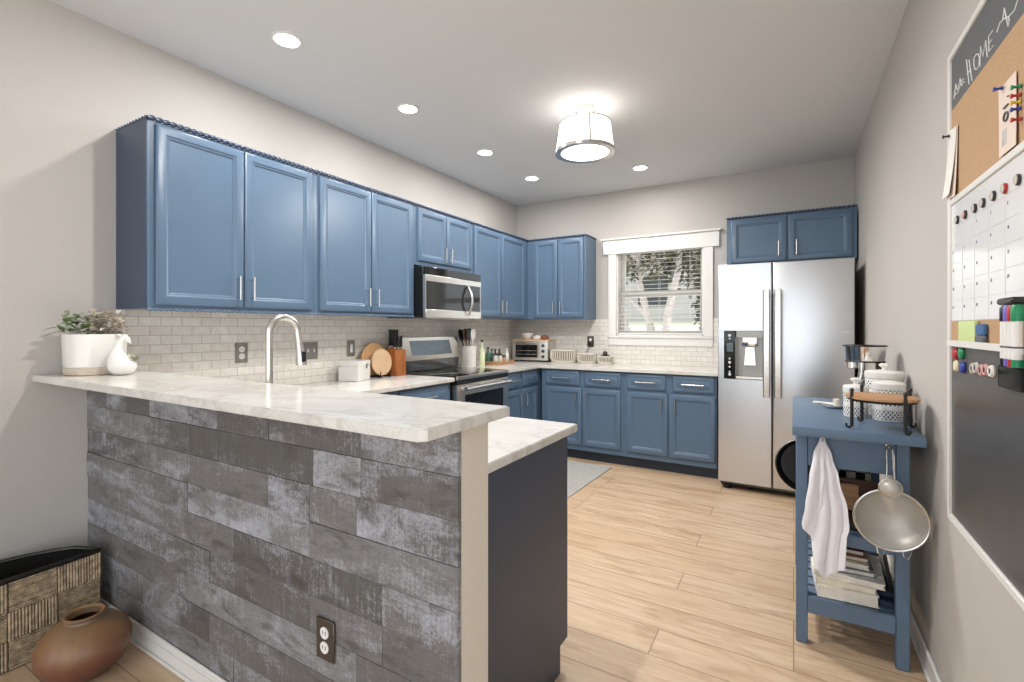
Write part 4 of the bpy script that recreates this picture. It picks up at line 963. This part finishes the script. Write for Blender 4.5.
# dark boxes right of the books
for lab, z0, z1, yy in (('flat navy box at the bottom right of the cart shelf', .2005, .2255, 2.36), ('slim navy case lying on the flat navy box', .226, .246, 2.40)):
    t = thing('storage_case', lab, 'case', (.31, yy+.12, z0), 0, 'navy cases on the cart')
    part('case_body', box(BM(), .290, .345, yy, yy+.26, z0, z1-.006, .003), 'bluebook', t); part('lid', box(BM(), .289, .346, yy-.001, yy+.261, z1-.0055, z1, .002), 'bluebook', t)
t = thing('framed_sign', 'black-edged white framed board leaning inside the cart by the right leg', 'frame', (.34, 2.5, .25))
TL = Matrix.Translation((.336, 2.55, .2475)) @ Matrix.Rotation(-.16, 4, 'Y')
b = BM(); box(b, -.004, .004, -.13, .13, 0, .215); part('board', xf(b, TL), 'paper', t)
b = BM(); box(b, -.007, .007, -.136, -.1305, -.0, .22); box(b, -.007, .007, .1305, .136, 0, .22); box(b, -.007, .007, -.1305, .1305, .2155, .221); part('edge', xf(b, TL), 'black', t)
# ---------------------------------------------------------------- message board on the right wall
BX = XR-.0005; FXX = BX-.018
t = thing('message_board', 'tall framed message board with chalk header, cork, calendar and chalkboard', 'notice board', (XR, 1.65, 1.4))
yl, yr_ = 2.045, 1.22
b = BM(); box(b, BX-.013, BX, yl-.022, yl, .685, 2.165, .003); box(b, BX-.013, BX, yr_, yr_+.022, .685, 2.165, .003); box(b, BX-.013, BX, yr_+.0222, yl-.0222, 2.143, 2.165, .003); box(b, BX-.013, BX, yr_+.0222, yl-.0222, .685, .707, .003)
box(b, BX-.012, BX, yr_+.0222, yl-.0222, 1.6822, 1.7018, .002); part('frame', b, 'white', t)
bx0 = BX-.006; yi0, yi1 = yr_+.022, yl-.022
part('header_panel', box(BM(), bx0, BX, yi0, yi1, 1.985, 2.143), 'header', t, label='dark chalk header lettered HOME')
part('cork_panel', box(BM(), bx0, BX, yi0, yi1, 1.702, 1.9845), 'cork', t, label='tan cork panel')
part('calendar_panel', box(BM(), bx0, BX, yi0, yi1, 1.318, 1.682), 'whiteboard', t, label='white dry-erase calendar')
part('cork_strip', box(BM(), bx0, BX, yi0, yi1, 1.254, 1.3175), 'cork', t, label='narrow cork strip')
part('chalkboard_panel', box(BM(), bx0, BX, yi0, yi1, .707, 1.2395), 'chalk', t, label='grey chalkboard')
b = BM(); box(b, BX-.018, BX, yi0, yi1-.01, 1.240, 1.2535, .002); box(b, BX-.0205, BX-.0182, yi0, yi1-.01, 1.240, 1.258); part('ledge', b, 'white', t)
S = [[(1.870, 2.075), (1.846, 1.993)], [(1.846, 2.062), (1.819, 1.990)], [(1.862, 2.030), (1.829, 2.028)],
     [(1.784, 2.048), (1.800, 2.046), (1.803, 2.030), (1.794, 2.012), (1.779, 2.004), (1.760, 2.008), (1.757, 2.026), (1.769, 2.042), (1.784, 2.048)],
     [(1.755, 2.000), (1.748, 2.052), (1.729, 2.015), (1.709, 2.047), (1.696, 1.998)],
     [(1.657, 2.046), (1.686, 2.045), (1.683, 2.006), (1.652, 2.006)], [(1.685, 2.026), (1.662, 2.026)],
     [(1.996, 2.012), (1.985, 2.035), (1.976, 2.050), (1.968, 2.036), (1.958, 2.024), (1.945, 2.035), (1.931, 2.048), (1.922, 2.030), (1.913, 2.017), (1.900, 2.025), (1.890, 2.017)],
     [(1.985, 2.02), (1.95, 2.016), (1.915, 2.035), (1.895, 2.03)],
     [(1.628, 2.026), (1.606, 2.038), (1.584, 2.034), (1.551, 2.022), (1.519, 2.018), (1.495, 2.033), (1.47, 2.06)],
     [(1.590, 2.034), (1.580, 2.058), (1.569, 2.032), (1.556, 2.002), (1.548, 2.010), (1.556, 2.024)]]
b = BM()
for st in S: tube(b, [(bx0-.0006, y, z) for y, z in st], .0015, 5)
part('chalk_lettering', b, 'chalkline', t, label='white chalk word HOME with flourishes')
b = BM(); b2 = BM(); rq = random.Random(3)
for k in range(1, 7): box(b, bx0-.0006, bx0, yi0+(yi1-yi0)*k/7-.0004, yi0+(yi1-yi0)*k/7+.0004, 1.322, 1.61)
for k in range(6): box(b, bx0-.0006, bx0, yi0, yi1, 1.61-.0575*k-.0004, 1.61-.0575*k+.0004)
part('calendar_grid', b, 'line', t)
for i in range(5):
    for j in range(7):
        y = yi1-(yi1-yi0)*(j+.12)/7; z = 1.60-.0575*i; n = i*7+j-1
        if 1 <= n <= 31:
            s_ = str(n)
            for q, ch in enumerate(s_):
                yy = y-.006*q; SEG = {'0': 'abcdef', '1': 'bc', '2': 'abged', '3': 'abgcd', '4': 'fgbc', '5': 'afgcd', '6': 'afgedc', '7': 'abc', '8': 'abcdefg', '9': 'abcfgd'}[ch]
                for sg in SEG:
                    (a0, c0, a1, c1) = {'a': (0, .012, .006, .012), 'b': (.006, .012, .006, .006), 'c': (.006, .006, .006, 0), 'd': (0, 0, .006, 0), 'e': (0, 0, 0, .006), 'f': (0, .006, 0, .012), 'g': (0, .006, .006, .006)}[sg]
                    box(b2, bx0-.0007, bx0, yy-.6*max(a0, a1)-.0004, yy-.6*min(a0, a1)+.0004, z-.014+.6*min(c0, c1)-.0004, z-.014+.6*max(c0, c1)+.0004)
part('calendar_numbers', b2, 'greybook', t)
# things pinned and stuck to it
MG = 'round magnets along the calendar top'
mags = [(1.973, 'iron', 'black round calendar magnet farthest left of the row'), (1.895, 'pink', 'pink round calendar magnet, second from left of the row'), (1.808, 'iron', 'black round calendar magnet, third from left of the row'), (1.740, 'greybook', 'grey round calendar magnet, fourth from left of the row'), (1.662, 'greybook', 'grey round calendar magnet, fifth from left of the row'), (1.587, 'red', 'red-pink round calendar magnet, sixth from left of the row'), (1.508, 'iron', 'dark round calendar magnet farthest right of the row')]
for y, m_, lab in mags:
    y *= .99; k = thing('magnet', lab, 'magnet', (bx0, y, 1.626), 0, MG)
    part('rim', lathe(BM(), [(.0125, -.0005), (.0130, -.002), (.0120, -.006)], (0, 0, 0), 20, 'x'), 'silicone' if m_ != 'red' else 'red', k, False)
    part('face', lathe(BM(), [(.0108, -.0065), (.0102, -.008), (.004, -.0085)], (0, 0, 0), 20, 'x'), 'clearish' if m_ != 'pink' else 'pink', k, False)
PN = 'round magnets on the chalkboard'
for y, z, m_, lab in ((1.967, 1.216, 'red', 'red round magnet on the chalkboard'), (1.906, 1.220, 'green', 'green round magnet on the chalkboard'), (1.956, 1.179, 'cream', 'cream round magnet on the chalkboard'), (1.894, 1.179, 'cobalt', 'blue round magnet on the chalkboard')):
    single('magnet', lathe(BM(), [(.017, -.0005), (.018, -.004), (.015, -.009), (.006, -.011)], (bx0, y, z), 22, 'x'), m_, lab, 'magnet', (bx0, y, z), PN)
for i, (y, z, m_) in enumerate(((1.798, 1.183, 'clearish'), (1.768, 1.187, 'clearish'), (1.726, 1.184, 'pink'), (1.692, 1.187, 'pink'), (1.651, 1.187, 'paper'))):
    lab = ['white button magnet at the left end of the chalkboard row', 'white button magnet, second in the chalkboard row', 'pinkish button magnet in the middle of the chalkboard row', 'pinkish button magnet, fourth in the chalkboard row', 'white button magnet at the right end of the row, beside the marker holder'][i]
    k = thing('button_magnet', lab, 'magnet', (bx0, y, z), 0, PN)
    part('ring', lathe(BM(), [(.015, -.0005), (.016, -.004), (.013, -.009), (.008, -.0085)], (0, 0, 0), 20, 'x', cap=(True, False)), m_, k, False)
    part('centre', lathe(BM(), [(.0075, -.006), (.006, -.0075)], (0, 0, 0), 12, 'x'), 'ink', k, False)
def sheet(b_, quad, x, n=6, th=.0006, lift=0.):
    (a, q, c, d) = [Vector((0, *p)) for p in quad]; rows = []
    for i in range(n+1):
        s_ = i/n; p0, p1 = a.lerp(d, s_), q.lerp(c, s_); dx = -lift*s_*s_
        rows.append([(x+dx, p0.y, p0.z), (x+dx, p1.y, p1.z)])
    for (p, q2), (r1, r2) in zip(rows, rows[1:]):
        loft(b_, [[p, q2, r2, r1], [(v[0]-th, v[1], v[2]) for v in (p, q2, r2, r1)]])
t = thing('event_card', 'blush card with a dark number 10, pinned to the cork', 'card', (bx0, 1.55, 1.79))
b = BM(); sheet(b, [(1.607, 1.873), (1.500, 1.873), (1.494, 1.706), (1.596, 1.706)], bx0-.003, 4, .0008, .002); part('card', b, 'pinkpaper', t)
b = BM(); xx = bx0-.0062
torus(b, (xx, 1.552, 1.790), .013, .002, 'x', 20, 5, sx=1., sy=.75); tube(b, [(xx, 1.566, 1.814), (xx, 1.538, 1.814)], .002, 5); tube(b, [(xx, 1.540, 1.832), (xx, 1.537, 1.832)], .002, 5)
part('number', b, 'ink', t)
b = BM()
for k in range(4): tube(b, [(bx0-.0052, 1.575-.008*k, 1.765), (bx0-.0062, 1.575-.008*k, 1.725)], .0008, 4)
part('small_print', b, 'line', t)
t = thing('paper_sheet', 'white curled papers pinned at the left of the cork', 'paper', (bx0, 1.985, 1.81), 0)
b = BM(); sheet(b, [(2.03, 1.925), (1.945, 1.914), (1.952, 1.700), (2.02, 1.705)], bx0-.003, 8, .0008, .005); part('back_sheet', b, 'pinkpaper', t)
b = BM(); sheet(b, [(2.032, 1.920), (1.95, 1.912), (1.975, 1.712), (2.052, 1.712)], bx0-.005, 8, .0008, .012); part('front_sheet', b, 'paper', t)
PP = 'push pins in the cork'
for y, z, m_, lab, ex in ((1.574, 1.866, 'cobalt', 'blue push pin holding the blush card', .0042), (1.480, 1.829, 'green', 'green push pin right of the blush card', 0), (1.483, 1.811, 'red', 'red push pin below the green pin', 0), (1.483, 1.796, 'yellow', 'yellow push pin in the column right of the card', 0), (1.483, 1.781, 'cobalt', 'blue push pin in the column right of the card', 0), (1.480, 1.757, 'red', 'lowest red push pin right of the card', 0), (2.018, 1.905, 'iron', 'dark push pin holding the white papers', .0062)):
    x = bx0-ex-.0005
    single('push_pin', lathe(BM(), [(.0015, 0), (.0055, -.002), (.003, -.005), (.003, -.012), (.0055, -.015), (.0055, -.017)], (x, y, z), 12, 'x'), m_, lab, 'push pin', (x, y, z), PP)
b = BM(); box(b, BX-.0175, bx0-.0005, 1.757, 1.908, 1.2540, 1.316, .005, 2); single('sponge', b, 'lime', 'pale lime sponge standing on the board ledge', 'sponge', (BX-.02, 1.80, 1.2545))
t = thing('board_eraser', 'blue felt board eraser beside the lime sponge on the ledge', 'eraser', (BX-.02, 1.69, 1.2545))
b = BM(); box(b, BX-.0175, bx0-.0005, 1.687, 1.752, 1.2540, 1.276, .003); part('felt_pad', b, 'ink', t)
b = BM(); box(b, BX-.0175, bx0-.0005, 1.687, 1.752, 1.2765, 1.306, .006, 2); part('grip', b, 'felt', t)
t = thing('marker_holder', 'dark translucent plastic holder stuck below the board ledge', 'holder', (bx0, 1.555, 1.16))
b = BM(); box(b, bx0-.014, bx0-.0115, 1.435, 1.570, 1.158, 1.2085, .003); box(b, bx0-.0115, bx0-.0005, 1.435, 1.570, 1.158, 1.162); part('holder_body', b, 'black_gloss', t)
b = BM(); box(b, bx0-.0115, bx0-.0005, 1.566, 1.570, 1.1625, 1.2085); part('side_wall', b, 'black_gloss', t); b = BM(); box(b, bx0-.0115, bx0-.0005, 1.435, 1.439, 1.1625, 1.2085); part('side_wall', b, 'black_gloss', t)
MK = 'dry-erase markers on the board'
zc = 1.166
for i, (m_, lab) in enumerate((('black', 'black dry-erase marker, leftmost in the clip'), ('violet', 'violet dry-erase marker beside the black one'), ('red', 'red dry-erase marker beside the violet one'), ('green', 'green dry-erase marker, rightmost in the clip'))):
    y = 1.488-.0215*i; x = BX-.0295
    k = thing('marker', lab, 'marker', (x, y, 1.212), 0, MK)
    part('barrel', cyl(BM(), (0, 0, .016), .0095, .082, n=16), 'plastic', k, False); part('end_plug', cyl(BM(), (0, 0, 0), .0095, .0155, n=16), m_, k, False)
    part('cap', lathe(BM(), [(.0105, .0985), (.0105, .128), (.007, .134)], (0, 0, 0), 16), m_, k, False)
    part('print', lathe(BM(), [(.0097, .04), (.0097, .044)], (0, 0, 0), 16, cap=(False, False)), 'ink', k, False)
b = BM(); box(b, BX-.042, BX-.018, 1.412, 1.500, 1.347, 1.362, .004); box(b, BX-.018, BX-.0065, 1.415, 1.497, 1.347, 1.360, .002)
single('marker_clip', b, 'black', 'black clip across the caps of the four markers', 'clip', (BX-.03, 1.47, 1.347))
# ---------------------------------------------------------------- outdoors beyond the window
b = BM(); prism(b, [(YB+.9, -.3), (YB+.9, .98), (14, 1.36), (14, -.3)], -16, 10); xf(b, Matrix(((0, 0, 1, 0), (1, 0, 0, 0), (0, 1, 0, 0), (0, 0, 0, 1)))); struct('ground_driveway', b, 'concrete')
b = BM(); prism(b, [(14, -.3), (14, 1.362), (40, 1.9), (40, -.3)], -30, 16); xf(b, Matrix(((0, 0, 1, 0), (1, 0, 0, 0), (0, 1, 0, 0), (0, 0, 0, 1)))); struct('ground_lawn', b, 'lawn')
t = thing('neighbour_house', 'grey-blue sided house across the street, seen through the window', 'house', (-5, 22, 1.52))
b = BM(); box(b, -9.5, -2.0, 20, 26, 1.4, 4.0); 
for k in range(13): box(b, -9.5, -2.0, 19.98, 20, 1.45+.2*k, 1.47+.2*k)
part('siding_walls', b, 'siding', t)
b = BM(); prism(b, [(19.5, 3.9), (26.5, 3.9), (23, 5.6)], -9.9, -1.6); xf(b, Matrix(((0, 0, 1, 0), (1, 0, 0, 0), (0, 1, 0, 0), (0, 0, 0, 1)))); part('roof', b, 'shingle', t)
b = BM(); box(b, -8.2, -7.0, 19.94, 20, 2.2, 3.4); box(b, -5.6, -4.4, 19.94, 20, 2.2, 3.4); part('window', b, 'silicone', t)
def foliage(b_, rnd, n, c, s, size):
    for _ in range(n):
        while True:
            p = Vector((rnd.uniform(-1, 1), rnd.uniform(-1, 1), rnd.uniform(-1, 1)))
            if p.length < 1: break
        q = Vector(c)+Vector((p.x*s[0], p.y*s[1], p.z*s[2])); a = rnd.uniform(0, 2*PI)
        leaf(b_, q, (math.cos(a), math.sin(a), rnd.uniform(-.8, .8)), size*rnd.uniform(.7, 1.4), size*.6, .3)
t = thing('yard_tree', 'multi-trunk pale-barked tree in the yard outside the window', 'tree', (-2.5, 9.3, 1.1))
b = BM(); rt = random.Random(5)
for path, rad in (([(-2.75, 9.3, 1.0), (-2.95, 9.3, 1.5), (-3.2, 9.35, 2.1), (-3.5, 9.4, 2.9), (-3.7, 9.4, 3.6)], (.10, .085, .07, .05, .03)), ([(-2.30, 9.3, 1.0), (-2.42, 9.3, 1.5), (-2.60, 9.3, 2.2), (-2.62, 9.4, 3.0), (-2.7, 9.4, 3.7)], (.09, .075, .06, .045, .03)), ([(-2.1, 9.25, 1.0), (-2.02, 9.2, 1.6), (-1.85, 9.2, 2.3), (-1.75, 9.2, 3.3)], (.085, .07, .06, .035)), ([(-2.42, 9.3, 1.5), (-2.8, 9.25, 1.9), (-3.25, 9.2, 2.35)], (.05, .035, .02)), ([(-2.6, 9.3, 2.2), (-2.25, 9.3, 2.8), (-2.1, 9.3, 3.4)], (.05, .035, .02)), ([(-3.2, 9.35, 2.1), (-3.0, 9.4, 2.7), (-2.95, 9.4, 3.3)], (.05, .035, .02))):
    tube(b, path, list(rad), 9)
part('trunk', b, 'bark', t)
b = BM(); foliage(b, rt, 3600, (-2.6, 9.6, 3.05), (2.3, 1.2, .85), .13); foliage(b, rt, 350, (-3.9, 9.4, 2.3), (.7, .6, .5), .12); foliage(b, rt, 420, (-1.75, 9.8, 2.55), (.5, .5, .6), .12); part('foliage', b, 'foliage', t)
t = thing('hedge_shrub', 'dark olive shrub at the right edge of the window view', 'shrub', (-.93, 7.6, 1.02))
b = BM(); tube(b, [(-.93, 7.6, .95), (-.95, 7.6, 1.7), (-.9, 7.6, 2.4)], [.06, .05, .03], 7); part('stem', b, 'bark', t)
b = BM(); foliage(b, rt, 1700, (-.93, 7.6, 1.9), (.36, .4, 1.0), .11); part('foliage', b, 'hedge', t)
